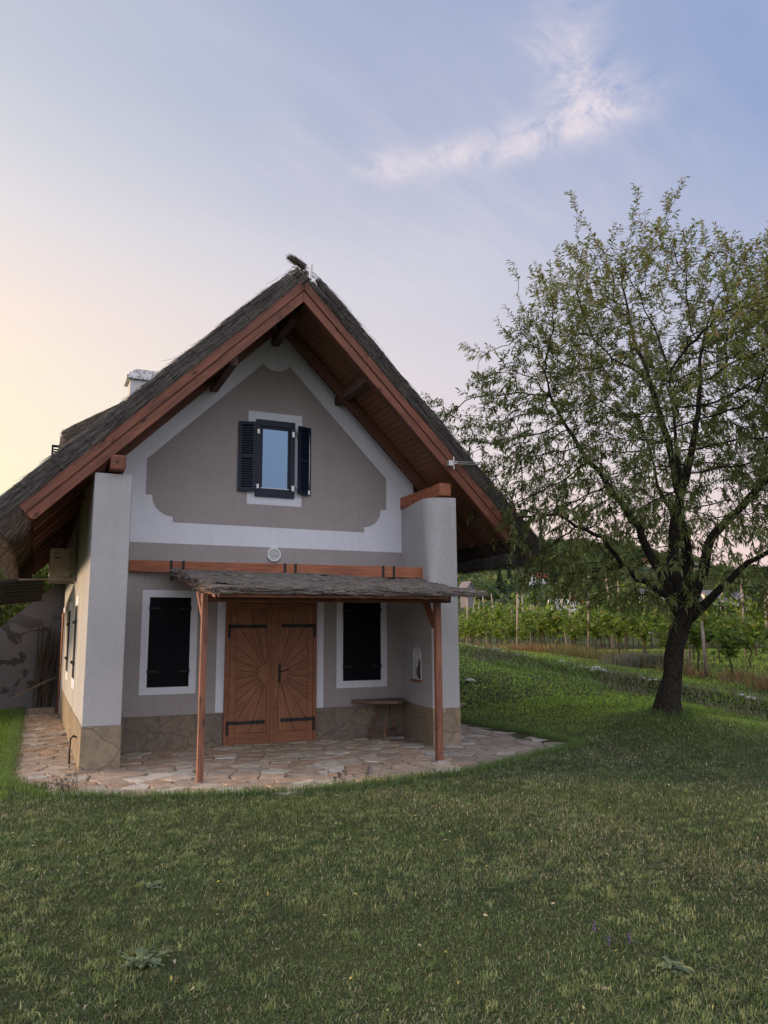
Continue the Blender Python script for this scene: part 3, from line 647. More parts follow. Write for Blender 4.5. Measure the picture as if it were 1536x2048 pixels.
# ---- roof timbers
for sd in (-1, 1):
    for t0, yy in ((0.0, -1.545), (.130, -1.565)):
        t = t0+.062 if t0 == 0 else t0+.061
        s0, s1 = (0.0, 5.035)
        x0, z0 = sl(sd, s0+sd*0, t); x1, z1 = sl(sd, s1+(.0 if t0 == 0 else .02), t)
        # mitred at the ridge: trim the inner end so both boards meet on the centre line
        w_ = .124 if t0 == 0 else .122
        L = s1; b = MB()
        # local X along the slope; cut the top end vertically
        a0, a1 = t-w_/2, t+w_/2
        pts = [(-a0+.0015, a0), (-a1+.0015, a1), (L+(.0 if t0 == 0 else .0), a1), (L+.0, a0+(.03 if t0 == 0 else 0)), (L-.03 if t0 == 0 else L, a0)]
        # (s, t) in slope axes; s = -t is the vertical through the ridge
        d = Vector((sd*S2, 0, -S2)); n_ = Vector((sd*S2, 0, S2)); c = Vector((AX, yy, AZ))+d*(L/2)+n_*t
        P2 = [(p[0]-L/2, p[1]-t) for p in pts]
        b.prism(P2, lambda p, k: (p[0], (.0 if k == 0 else .034)*(1), p[1])); o = b.build('barge_board', M['redwood'], None, bevel=.005)
        y_ = Vector((0, 1, 0)); Mx = Matrix(((d.x, y_.x, n_.x, c.x), (d.y, y_.y, n_.y, c.y), (d.z, y_.z, n_.z, c.z), (0, 0, 0, 1)))
        o.parent = house; o.matrix_parent_inverse = Matrix.Translation(-world_loc(house)); o.matrix_basis = Mx
    # rafters
    for y in (-1.44, -.34):
        x0, z0 = sl(sd, .12, .075); x1, z1 = sl(sd, 5.0, .075)
        beam('rafter', (x0, y, z0), (x1, y, z1), .11, .13, M['rafter'], house, (sd*S2, 0, S2))
    for y in np.arange(.8, 9.0, .85):
        x0, z0 = sl(sd, 4.0, .075); x1, z1 = sl(sd, 5.02, .075)
        beam('rafter', (x0, float(y), z0), (x1, float(y), z1), .11, .15, M['rafter'], house, (sd*S2, 0, S2))
    # soffit boards: one mesh, narrow tongue-and-groove boards running back along the house
    b = MB(); s = .0
    while s < 5.05:
        x0, z0 = sl(sd, s+.05, .158); L = YB+1.48; 
        d = Vector((sd*S2, 0, -S2)); n_ = Vector((sd*S2, 0, S2)); c = Vector((x0, 0, z0)); vs = []
        for yy in (-1.50, YB):
            for (ds, dt) in ((-.0455, 0), (.0455, 0), (.0455, .02), (-.0455, .02)): vs.append(c+d*ds+n_*dt+Vector((0, yy, 0)))
        b.add(vs, [(0, 1, 2, 3), (7, 6, 5, 4), (0, 4, 5, 1), (1, 5, 6, 2), (2, 6, 7, 3), (3, 7, 4, 0)]); s += .098
    b.build('soffit_boards', M['soffit'], house)
    # purlin ends
    if sd == 1: beam('purlin', (4.60, .1, 5.69), (4.60, -1.40, 5.69), .145, .15, M['oldbeam'], house, bevel=.015)
    else: beam('purlin', (2.44, .1, 5.67), (2.44, -1.40, 5.67), .12, .15, M['oldbeam'], house, bevel=.015)
beam('purlin', (AX, .1, 6.60), (AX, -1.10, 6.66), .14, .16, M['oldbeam'], house, bevel=.02)
beam('wall_plate_beam', (5.87, .0, 3.965), (5.87, -1.50, 3.965), .21, .21, M['beamred'], house, bevel=.02)
beam('wall_plate_beam', (.885, .0, 3.965), (.885, -1.62, 3.965), .20, .21, M['redwood'], house, bevel=.03)

# ---- thatch
roof = put_e(empty('roof', (AX, 0, 5.5)), house)
def prof_top(s): return .452
def prof_bot(s): return .20-.16*float(sst((s-4.95)/.45))
for sd in (-1, 1):
    ss = np.r_[np.linspace(-.2, 5.0, 60), np.linspace(5.06, 5.44, 8)]; ys = np.linspace(YV-.05, YB+.1, 130)
    vs = []; fs = []; nS = len(ss)
    for jy, y in enumerate(ys):
        edge = 1-.5*math.exp(-(y-ys[0])/.06)
        for s in ss:
            nz = mnoise.noise(Vector((s*2.1, y*2.1, sd*3.3)))*.022+mnoise.noise(Vector((s*7, y*7, sd)))*.010
            x, z = sl(sd, s, prof_top(s)+nz-(.03*math.exp(-(y-ys[0])/.05))); 
            if s < 0: x = AX+sd*max(0., (s+.2))*S2
            vs.append((x, y, z))
        for s in ss[::-1]:
            x, z = sl(sd, s if s < 5.4 else s-.03, prof_bot(s)); vs.append((x, y, z))
    m_ = 2*nS
    for jy in range(len(ys)-1):
        for q in range(m_-1): a = jy*m_+q; fs.append((a, a+1, a+1+m_, a+m_))
    fs.append(tuple(range(m_))); fs.append(tuple(range((len(ys)-1)*m_, len(ys)*m_)))
    b = MB(); b.add(vs, fs); b.build('thatch_slope', M['thatch'], roof)
def straws(P, D, L, W, colr, mat, name, parent, bend=.03):
    """thin three-sided stalks: P start points, D unit directions"""
    n = len(P); ax = np.cross(D, rng.normal(size=(n, 3))); ax /= np.linalg.norm(ax, axis=1)[:, None]; a2 = np.cross(D, ax)
    end = P+D*L[:, None]+rng.normal(size=(n, 3))*bend*L[:, None]
    V = np.empty((n, 6, 3)); w = W[:, None]
    for k in range(3):
        an = 2*math.pi*k/3; off = (ax*math.cos(an)+a2*math.sin(an))*w; V[:, k] = P+off; V[:, k+3] = end+off*.5
    base = np.arange(n)[:, None]*6; F = np.concatenate([base+np.array(f) for f in ((0, 1, 4, 3), (1, 2, 5, 4), (2, 0, 3, 5))], 1).reshape(-1, 4)
    return np_mesh(name, V.reshape(-1, 3), F, mat, parent, np.repeat(colr, 3, 0))
def straw_cols(n, lo=.05, hi=.19, tint=(1.0, .90, .82), red=.0):
    g = 1.45*rng.uniform(lo, hi, n)[:, None]*np.array(tint); g += rng.random((n, 1))**3*red*np.array((.22, .10, .04)); return g
PS = []; DS = []; LS = []; WS = []; CS = []
def addst(P, D, L, W, C): PS.append(P); DS.append(D/np.linalg.norm(D, axis=1)[:, None]); LS.append(L); WS.append(W); CS.append(C)
for sd in (-1, 1):
    dn = np.array((sd*S2, 0, -S2)); no = np.array((sd*S2, 0, S2)); o0 = np.array((AX, 0, AZ))
    # verge face: stalks laid along the slope
    n = 11000; s = rng.uniform(-.15, 5.25, n); t = rng.uniform(.262, .462, n); lump = np.array([mnoise.noise(Vector((a*1.7, sd*5., .3))) for a in s])*.035
    t = t+np.where(t > .36, lump+.012, 0)
    y = YV-.055-rng.uniform(-.02, .025, n)
    P = o0+s[:, None]*dn+t[:, None]*no+np.c_[np.zeros(n), y, np.zeros(n)]
    D = dn+no*rng.normal(-.02, .065, (n, 1))+np.c_[np.zeros(n), rng.normal(0, .05, n), np.zeros(n)]
    addst(P, D, rng.uniform(.12, .42, n), rng.uniform(.0022, .0045, n), straw_cols(n, .03, .21, (1, .92, .87), .12))
    # unruly tufts along the top edge
    n = 900; s = rng.uniform(-.1, 5.3, n); keep = np.array([mnoise.noise(Vector((a*3.1, sd*9., 2.3))) for a in s]) > .10; s = s[keep]; n = len(s)
    P = o0+s[:, None]*dn+rng.uniform(.43, .485, (n, 1))*no+np.c_[np.zeros(n), YV-.05+rng.uniform(-.02, .25, n), np.zeros(n)]
    D = dn+no*rng.normal(.02, .12, (n, 1)); addst(P, D, rng.uniform(.10, .34, n), rng.uniform(.002, .004, n), straw_cols(n, .04, .17, (1, .92, .86), .15))
    # top surface
    n = 14000; s = rng.uniform(0, 5.2, n); y = rng.uniform(YV, YB, n)
    P = o0+s[:, None]*dn+rng.uniform(.445, .475, (n, 1))*no+np.c_[np.zeros(n), y, np.zeros(n)]
    D = dn+no*rng.normal(.03, .05, (n, 1))+np.c_[np.zeros(n), rng.normal(0, .06, n), np.zeros(n)]
    addst(P, D, rng.uniform(.15, .4, n), rng.uniform(.003, .006, n), straw_cols(n, .05, .16))
    # cut eave and its flared underside; left side's backlit glow painted in as redder straw
    n = 22000; tt = rng.uniform(.0, .46, n); y = YV-.05+(YB-YV)*rng.random(n)**1.6
    s = rng.uniform(5.05, 5.34, n)
    P = o0+s[:, None]*dn+np.c_[np.zeros(n), y, np.zeros(n)]+(tt[:, None]*.98)*no
    D = dn*1.0+no*rng.normal(-.12, .10, (n, 1))+np.c_[np.zeros(n), rng.normal(0, .08, n), np.zeros(n)]
    addst(P, D, rng.uniform(.08, .20, n), rng.uniform(.003, .006, n), straw_cols(n, .03, .13, (1., .82, .66), .45 if sd < 0 else .1))
    n = 14000; y = YV-.03+(YB-YV)*rng.random(n)**1.6; s = rng.uniform(4.98, 5.30, n); tb = .195-.16*sst((s-4.95)/.45)
    P = o0+s[:, None]*dn+np.c_[np.zeros(n), y, np.zeros(n)]+((tb-.004)[:, None])*no
    D = dn-no*rng.uniform(.1, .5, (n, 1))+np.c_[np.zeros(n), rng.normal(0, .10, n), np.zeros(n)]
    addst(P, D, rng.uniform(.08, .22, n), rng.uniform(.003, .005, n), straw_cols(n, .03, .11, (1., .8, .62), .5 if sd < 0 else .08))
# a thicker lump of stalks hanging below the right eave's end
n = 2200; P = np.c_[rng.uniform(6.95, 7.2, n), rng.uniform(YV-.02, .4, n), rng.uniform(2.82, 2.98, n)]
D = np.c_[np.full(n, .7), rng.normal(0, .15, n), rng.normal(-.25, .15, n)]; addst(P, D, rng.uniform(.08, .2, n), rng.uniform(.003, .005, n), straw_cols(n, .03, .2, (1, .95, .9)))
straws(np.concatenate(PS), np.concatenate(DS), np.concatenate(LS), np.concatenate(WS), np.concatenate(CS), M['straw'], 'straw_layer', roof)
# ridge roll and the tuft at the apex
n = 7000; P = np.c_[AX+rng.normal(0, .07, n), rng.uniform(YV+.02, YB, n), np.full(n, AZ+.62)-rng.random(n)*.1]
D = np.c_[rng.choice([-1, 1], n)*rng.uniform(.5, 1, n), rng.normal(0, .3, n), rng.uniform(-1., -.35, n)]
D /= np.linalg.norm(D, axis=1)[:, None]
straws(P, D, rng.uniform(.1, .28, n), rng.uniform(.003, .006, n), straw_cols(n, .05, .15), M['straw'], 'ridge_cap', roof)
n = 420; u_ = rng.random(n); P = np.c_[AX+.03-.14*u_+rng.normal(0, .016, n), rng.uniform(YV-.06, YV+.06, n), AZ+.58+.06*u_+rng.normal(0, .014, n)]
D = np.c_[rng.normal(-.88, .07, n), rng.normal(-.05, .12, n), rng.normal(.42, .10, n)]; D /= np.linalg.norm(D, axis=1)[:, None]
straws(P, D, rng.uniform(.06, .20, n), rng.uniform(.003, .006, n), straw_cols(n, .04, .16, (1, .9, .82), .25), M['straw'], 'ridge_tuft', roof)
# tying wire across the verge
b = MB()
for sd in (-1, 1):
    for s in np.arange(.42, 5.2, .49):
        pts = []
        for t, yy in ((.262, YV-.088), (.36, YV-.096), (.45, YV-.088), (.485, YV-.03), (.49, YV+.1)):
            x, z = sl(sd, s+random.uniform(-.01, .01), t); pts.append((x, yy, z))
        b.tube(pts, .004, 5)
b.build('tying_wire', M['iron'], roof)
# chimney
chm = put_e(empty('chimney', (2.15, 5.2, 5)), house)
b = MB(); b.box(1.60, 2.36, 5.0, 5.55, 5.2, 7.26); b.build('chimney_stack', M['chim'], chm, bevel=.01)
b = MB(); b.box(1.84, 2.2, 4.992, 5.001, 7.04, 7.15); b.build('flue_opening', M['black'], chm)
b = MB(); b.box(1.52, 2.44, 4.93, 5.62, 7.26, 7.34); b.box(1.56, 2.40, 4.98, 5.57, 7.34, 7.42); b.prism([(1.60, 7.42), (2.36, 7.42), (2.2, 7.51), (1.72, 7.51)], lambda p, k: (p[0], 5.0 if k == 0 else 5.55, p[1])); b.build('chimney_cap', M['chimcap'], chm, bevel=.012)
# dormer on the left slope
dm = put_e(empty('dormer', (.6, 2.9, 4.6)), house)
dt = lambda x: 5.36+.64*(x-.196)
vs = []; fs = []; xs = np.linspace(.22, 3.1, 26); ys = np.linspace(1.95, 4.25, 20); K = 10
prof = []
for y in ys:
    e_ = 1-abs((y-3.1)/1.15)**3; dr = -.55*(1-e_)
    for x in xs: prof.append((x, y, dt(x)+dr*.9-(.10*math.exp(-(x-.22)/.08))+mnoise.noise(Vector((x*3, y*3, 1)))*.02))
n0 = len(prof)
for y in ys:
    e_ = 1-abs((y-3.1)/1.15)**3; dr = -.55*(1-e_)
    for x in xs: prof.append((x+.06 if x < .24 else x, y, min(dt(x)+dr*.9-.30, dt(x)-.30)))
nx = len(xs); ny = len(ys)
for k in range(2):
    for j_ in range(ny-1):
        for i_ in range(nx-1): a = k*n0+j_*nx+i_; fs.append((a, a+1, a+nx+1, a+nx))
for j_ in range(ny-1): a = j_*nx; fs.append((a, a+nx, a+nx+n0, a+n0)); a += nx-1; fs.append((a, a+nx, a+nx+n0, a+n0))
for i_ in range(nx-1): a = i_; fs.append((a, a+1, a+1+n0, a+n0)); a = (ny-1)*nx+i_; fs.append((a, a+1, a+1+n0, a+n0))
b = MB(); b.add(prof, fs); b.build('dormer_thatch', M['thatch'], dm)
n = 15000; x = rng.uniform(.32, 2.8, n); y = rng.uniform(1.97, 4.2, n); dr = -.495*np.abs((y-3.1)/1.15)**3
P = np.c_[x, y, 5.36+.64*(x-.196)+dr+rng.uniform(-.01, .02, n)-.10*np.exp(-(x-.22)/.08)]; D = np.c_[np.full(n, -.84), rng.normal(0, .07, n), np.full(n, -.54)+rng.normal(0, .05, n)]; P1, D1 = P, D
n2 = 3500; y = rng.uniform(1.97, 4.2, n2); dr = -.495*np.abs((y-3.1)/1.15)**3; P = np.c_[rng.uniform(.23, .30, n2), y, 5.24+dr-rng.uniform(0, .28, n2)]; D = np.c_[np.full(n2, -.25), rng.normal(0, .1, n2), rng.normal(-.9, .1, n2)]
D = np.r_[D1, D]; D /= np.linalg.norm(D, axis=1)[:, None]
straws(np.r_[P1, P], D, np.r_[rng.uniform(.05, .14, n), rng.uniform(.04, .09, n2)], rng.uniform(.003, .006, n+n2), np.r_[straw_cols(n, .04, .13, (1, .82, .7), .05), straw_cols(n2, .08, .2, (1, .78, .5), .4)], M['straw'], 'dormer_straw', dm)
b = MB(); b.box(.36, .9, 2.3, 3.9, 4.2, 5.05); b.build('dormer_wall', M['side'], dm)
b = MB()
b.box(.085, .115, 2.30, 2.33, 4.3, 5.02); b.box(.31, .34, 2.30, 2.33, 4.3, 5.02); b.box(.115, .31, 2.30, 2.33, 4.98, 5.02); b.box(.115, .31, 2.30, 2.33, 4.3, 4.36); b.box(.115, .31, 2.31, 2.32, 4.66, 4.7)
for k in range(15): b.bar((.115, 2.315, 4.38+k*.04), (.31, 2.315, 4.38+k*.04), .03, .006, (0, .6, 1))
b.build('shutter', M['black'], dm)

# ------------------------------------------------------------------ things fixed to the house
def rod(b, p, q, r, n=8, m=0): b.tube([p, q], r, n, m)
t = empty('wall_light', (3.482, -.005, 2.976), 'white octagonal wall light with spoked grille above the door canopy', 'wall light')
b = MB(); oc = [(3.482+.128*math.cos(R_(22.5+45*k)), 2.976+.128*math.sin(R_(22.5+45*k))) for k in range(8)]; oi = [(3.482+.09*math.cos(R_(22.5+45*k)), 2.976+.09*math.sin(R_(22.5+45*k))) for k in range(8)]
vs = [(x, -.005, z) for x, z in oc]+[(3.482+(x-3.482)*.93, -.05, 2.976+(z-2.976)*.93) for x, z in oc]+[(x, -.05, z) for x, z in oi]+[(x, -.03, z) for x, z in oi]
b.add(vs, [(k, (k+1) % 8, (k+1) % 8+8, k+8) for k in range(8)]+[(k+8, (k+1) % 8+8, (k+1) % 8+16, k+16) for k in range(8)]+[(k+16, (k+1) % 8+16, (k+1) % 8+24, k+24) for k in range(8)])
b.build('housing', M['white_plastic'], t)
b = MB(); b.prism([(3.482+.089*math.cos(R_(22.5+45*k)), 2.976+.089*math.sin(R_(22.5+45*k))) for k in range(8)], lambda p, k: (p[0], -.032 if k == 0 else -.01, p[1])); b.build('diffuser', M['lampglass'], t)
b = MB()
for k in range(8): a = R_(22.5+45*k); rod(b, (3.482, -.052, 2.976), (3.482+.092*math.cos(a), -.052, 2.976+.092*math.sin(a)), .0035, 6)
for r in (.03, .062): b.tube([(3.482+r*math.cos(R_(22.5+45*k)), -.052, 2.976+r*math.sin(R_(22.5+45*k))) for k in range(9)], .003, 6)
b.build('grille', M['white_plastic'], t)
# little white sensor box and cable loop at the ridge
t = empty('roof_sensor', (3.5, -1.64, 7.1), 'small white sensor box with a dangling cable loop at the roof apex', 'sensor')
b = MB(); b.bar((3.515, -1.66, 7.02), (3.535, -1.66, 7.26), .045, .03, (0, -1, 0)); b.build('casing', M['white_plastic'], t, bevel=.006)
b = MB(); b.tube([(3.50, -1.655, 7.03), (3.44, -1.65, 6.98), (3.40, -1.63, 6.93)], .022, 8); b.tube([(3.52, -1.66, 7.03), (3.56, -1.665, 6.95), (3.50, -1.665, 6.90), (3.43, -1.66, 6.95), (3.42, -1.64, 7.0)], .004, 6); b.build('mount', M['iron'], t)
# antenna on the right barge board
t = empty('antenna', (5.87, -1.6, 4.37), 'small silver aerial clamped to the right barge board', 'antenna')
b = MB(); rod(b, (5.92, -1.66, 4.395), (6.53, -1.66, 4.425), .007); rod(b, (5.92, -1.66, 4.36), (6.53, -1.66, 4.392), .007)
for k in range(6): x = 6.0+k*.09; rod(b, (x, -1.66-.05+.004*k, 4.38+.004*k), (x, -1.66+.05-.004*k, 4.38+.004*k), .003, 5)
b.box(6.5, 6.545, -1.685, -1.635, 4.375, 4.44); b.build('boom', M['steel'], t)
b = MB(); b.box(5.84, 5.93, -1.68, -1.60, 4.32, 4.41); rod(b, (5.95, -1.64, 4.27), (5.95, -1.64, 4.48), .014); rod(b, (5.86, -1.60, 4.33), (5.99, -1.69, 4.37), .014); b.build('clamp', M['steel'], t, bevel=.005)
# air conditioner on the left wall
t = empty('air_conditioner', (.4, 2.7, 2.65), 'old cream air conditioner unit under the left eave', 'air conditioner')
acm = Mat('aged_cream_metal', (.36, .32, .25), .6, .3); q = acm.noise(acm.coord(), 6, 6, .7); acm.base(acm.mix(acm.ramp(q, [(.5, 0.), (.72, .8)]), (.36, .32, .25), (.16, .10, .06))); 
b = MB(); b.box(.165, .50, 2.3, 3.1, 2.70, 3.20); b.build('casing', acm.m, t, bevel=.015)
b = MB(); b.box(.215, .345, 2.293, 2.3005, 2.98, 3.10); b.box(.20, .44, 2.294, 2.3005, 2.725, 2.735)
for k in range(7): b.box(.158, .166, 2.38, 3.02, 2.76+.055*k, 2.775+.055*k)
b.build('grille', acm.m, t)
b = MB(); b.box(.24, .33, 2.2915, 2.2935, 3.02, 3.045); b.build('grip', M['iron'], t)
b = MB(); b.box(.155, .51, 2.290, 2.31, 2.675, 2.70); b.box(.155, .605, 2.28, 2.33, 2.63, 2.67); b.box(.155, .605, 3.05, 3.10, 2.63, 2.67); b.box(.57, .605, 2.28, 2.33, 2.67, 2.95); b.build('bracket', acm.m, t)
b = MB(); b.box(.38, .50, 2.285, 2.301, 2.74, 2.96); b.tube([(.42, 2.285, 2.86), (.47, 2.26, 2.82), (.52, 2.26, 2.83), (.60, 2.3, 2.86)], .014, 8); b.tube([(.45, 2.285, 2.80), (.50, 2.25, 2.78), (.60, 2.3, 2.80)], .010, 8); b.build('valve_cover', acm.m, t)
tag((lambda b: (rod(b, (.16, 2.27, 2.655), (-.30, 2.27, 2.635), .014), b.build('drain_pipe', acm.m))[1])(MB()), 'thin pale pipe sticking out left from the air conditioner', 'pipe')
# black hose out of the plinth
b = MB(); b.tube([(.60, -.62, .33), (.56, -.66, .36), (.52, -.72, .33), (.51, -.80, .18), (.515, -.82, .02)], .012, 8); tag(b.build('drain_hose', M['iron'], smooth=True), 'short black hose hanging beside the left corner plinth', 'hose')
# jug in the niche
jm = Mat('dark_pottery', (.075, .07, .07), .35, .5).m
b = MB(); b.tube([nface(-.80, .966+z, -.07) for z in (0, .03, .10, .18, .22, .27, .30)], [.05, .07, .09, .08, .05, .045, .06], 16); j_ = MB()
t = empty('jug', nface(-.80, .966, -.09), 'dark little jug standing in the arched wall niche', 'jug'); b.build('jug_body', jm, t, smooth=True)
c_ = Vector(nface(-.80, 0, -.07)); b = MB(); b.tube([c_+Vector((0, .05, 1.24)), c_+Vector((-.0, .11, 1.22)), c_+Vector((0, .12, 1.13)), c_+Vector((0, .07, 1.07))], .010, 8); b.build('handle', jm, t, smooth=True)

# ------------------------------------------------------------------ lean-to canopy over the door
can = empty('door_canopy', (3.45, -2.8, 0), 'bark covered lean-to canopy on two red-brown posts over the door', 'canopy')
def raf(y): return 2.60-(y+.12)*-1*.145    # underside of canopy slope
def cz_(y): return 2.605+(y+.1)*.147
beam('post', (1.835, -2.86, .0), (1.835, -2.86, cz_(-2.86)-.01), .072, .075, M['post'], can, (0, 1, 0))
beam('post', (5.015, -2.76, .0), (5.015, -2.76, cz_(-2.76)-.02), .085, .085, M['post'], can, (0, 1, 0))
b = MB(); b.box(4.960, 5.070, -2.815, -2.705, .0, .032); b.build('post_foot', M['steel'], can)
b = MB(); b.box(1.79, 1.88, -2.905, -2.815, .0, .02); b.build('post_foot', M['steel'], can)
beam('brace', (1.835, -2.80, 1.90), (1.835, -2.46, 2.22), .05, .06, M['post'], can); beam('brace', (5.015, -2.70, 1.78), (5.015, -2.36, 2.20), .07, .07, M['redwood'], can)
for x0, x1 in ((1.895, 1.93), (3.45, 3.45), (4.98, 4.98)):
    beam('rafter', (x0, -.12, cz_(-.12)), (x1, -3.12, cz_(-3.12)), .06, .075, M['post'], can)
beam('header', (1.80, -2.81, cz_(-2.8)-.075), (5.19, -2.81, cz_(-2.8)-.055), .07, .09, M['redwood'], can)
beam('fascia', (1.93, -3.16, 2.172), (4.98, -3.16, 2.185), .03, .085, M['post'], can)
for y in (-.5, -1.3, -2.1): beam('batten', (1.9, y, cz_(y)+.045), (5.45, y, cz_(y)+.045), .05, .03, M['redwood'], can)
bkm = Mat('grey_bark', (.14, .12, .11), .95, .1); q1 = bkm.noise(bkm.coord((1.2, 14, 10)), 5, 8, .75, .5); q2 = bkm.noise(bkm.coord((3, 3, 3)), 3, 5, .6)
cc = bkm.mix(bkm.ramp(q1, [(.3, 0.), (.5, .5), (.7, 1.)]), (.04, .034, .03), (.40, .35, .32)); cc = bkm.mix(bkm.ramp(q2, [(.4, 0.), (.7, .5)]), cc, (.10, .085, .078)); bkm.base(cc); bkm.bump(q1, 1., .03)
rb = random.Random(3)
b = MB()
for row in range(9):
    y1 = -3.22+row*.37; y0 = y1; y1 = y0+.46; x = 1.86+rb.uniform(-.03, .02)
    while x < 5.40-.03*row*0:
        L = rb.uniform(.9, 2.2); xe = min(x+L, 5.62-.035*abs(row-0)*(1 if row == 0 else 0)-rb.uniform(0, .04)); nxs = max(4, int((xe-x)/.05)); nys = 7; vs = []; fs = []
        off = rb.uniform(0, .035); sd_ = rb.random()*50
        for a in range(nxs+1):
            xx = x+(xe-x)*a/nxs
            for c in range(nys+1):
                v_ = c/nys; yy = y0+(y1-y0)*v_+(mnoise.noise(Vector((xx*5, sd_, 0)))*.05 if c == 0 else 0)+(.02*mnoise.noise(Vector((xx*22, sd_, 3))) if c == 0 else 0)
                z = cz_(yy)+.062+off+.016*(1-v_)+.018*mnoise.noise(Vector((xx*2.2, yy*18, sd_)))+.040*mnoise.noise(Vector((xx*1.3, yy*3, sd_)))+.010*mnoise.noise(Vector((xx*9, yy*30, sd_)))
                vs.append((xx, yy, z))
        n0 = len(vs); vs += [(p[0], p[1], p[2]-.028) for p in vs]; w_ = nys+1
        for a in range(nxs):
            for c in range(nys): q = a*w_+c; fs += [(q, q+1, q+w_+1, q+w_), (n0+q, n0+q+w_, n0+q+w_+1, n0+q+1)]
        for a in range(nxs): q = a*w_; fs.append((q, q+w_, q+w_+n0, q+n0)); q += nys; fs.append((q, q+n0, q+w_+n0, q+w_))
        for c in range(nys): fs.append((c, c+n0, c+1+n0, c+1)); q = nxs*w_+c; fs.append((q, q+1, q+1+n0, q+n0))
        b.add(vs, fs); x = xe-.05
        if xe > 5.5: break
b.build('bark_roof', bkm.m, can, smooth=False)
n = 3800; P = np.c_[rng.uniform(1.87, 5.4, n), rng.uniform(-3.24, -.2, n), np.zeros(n)]; P[:1500, 1] = -3.22+rng.normal(0, .02, 1500); P[:, 2] = 2.605+(P[:, 1]+.1)*.147+.085+rng.uniform(-.05, .02, n)
P[1500:2300, 0] = 1.88+rng.normal(0, .02, 800); P[1500:2300, 2] -= .02
D = np.c_[rng.choice([-1, 1], n), rng.normal(0, .25, n), rng.normal(0, .07, n)]; D[1500:2300] = np.c_[rng.normal(0, .3, 800), -np.ones(800), rng.normal(-.1, .1, 800)]; D /= np.linalg.norm(D, axis=1)[:, None]
straws(P, D, rng.uniform(.06, .3, n), rng.uniform(.002, .006, n), straw_cols(n, .06, .30, (1, .88, .8), .2), M['straw'], 'bark_strips', can)
# red beam on the wall with its black straps
A0 = Vector((1.24, -.05, 2.727)); B0 = Vector((5.64, -1.12, 2.655))
beam('wall_beam', A0, B0, .07, .172, M['beamred'], can)
def onbeam(u): return A0+(B0-A0)*u
for u in (.136, .175, .513, .549, .855, .893):
    c = onbeam(u); d = (B0-A0).normalized(); sd_ = Vector((d.y, -d.x, 0)).normalized()
    b = MB(); b.bar(c-Vector((0, 0, .10))+sd_*.0, c+Vector((0, 0, .093)), .038, .084, (sd_.x, sd_.y, 0))
    if u == .136: b.box(c.x-.02, c.x+.02, c.y-.09, c.y-.04, 2.50, 2.66)
    b.build('beam_strap', M['iron'], can)

# ------------------------------------------------------------------ half-round table on three turned legs
t = empty('bench_table', (5.35, -.3, 0), 'half-round dark wooden table with splayed turned legs beside the right wing', 'table')
tw = woodm('old_table_wood', (.20, .13, .10), (.09, .055, .045), (.32, .23, .18), .6)
pl = [(4.82, -.07), (4.93, -.24), (5.06, -.42), (5.22, -.56), (5.40, -.61), (5.54, -.54), (5.63, -.38), (5.70, -.22), (5.72, -.07), (5.70, -.035), (4.90, -.035)]
b = MB(); b.prism(pl, lambda p, k: (p[0], p[1], (.625 if k == 0 else .575))); b.build('table_top', tw, t, bevel=.008)
tl = woodm('turned_leg_wood', (.20, .08, .05), (.08, .035, .025), (.34, .22, .15), .6)
def turned(p, q, col_):
    p, q = Vector(p), Vector(q); pts = []; rad = []; n = 60
    for k in range(n+1):
        u = k/n; pts.append(p+(q-p)*u); r = .017+.0065*math.cos(u*2*math.pi*16)*(1 if .06 < u < .94 else 0)+.010*math.exp(-((u-.72)/.03)**2); rad.append(r)
    b = MB(); b.tube(pts, rad, 10); b.build('leg', col_, t, smooth=True)
turned((5.32, -.12, .59), (5.12, -.14, .02), tl); turned((5.36, -.36, .59), (5.17, -.60, .02), tl); turned((5.47, -.14, .59), (5.60, -.16, .02), tl)
b = MB(); b.tube([(5.15, -.15, .13), (5.58, -.16, .14)], .012, 8); b.tube([(5.19, -.54, .12), (5.40, -.16, .14)], .012, 8); b.build('stretcher', tl, t, smooth=True)

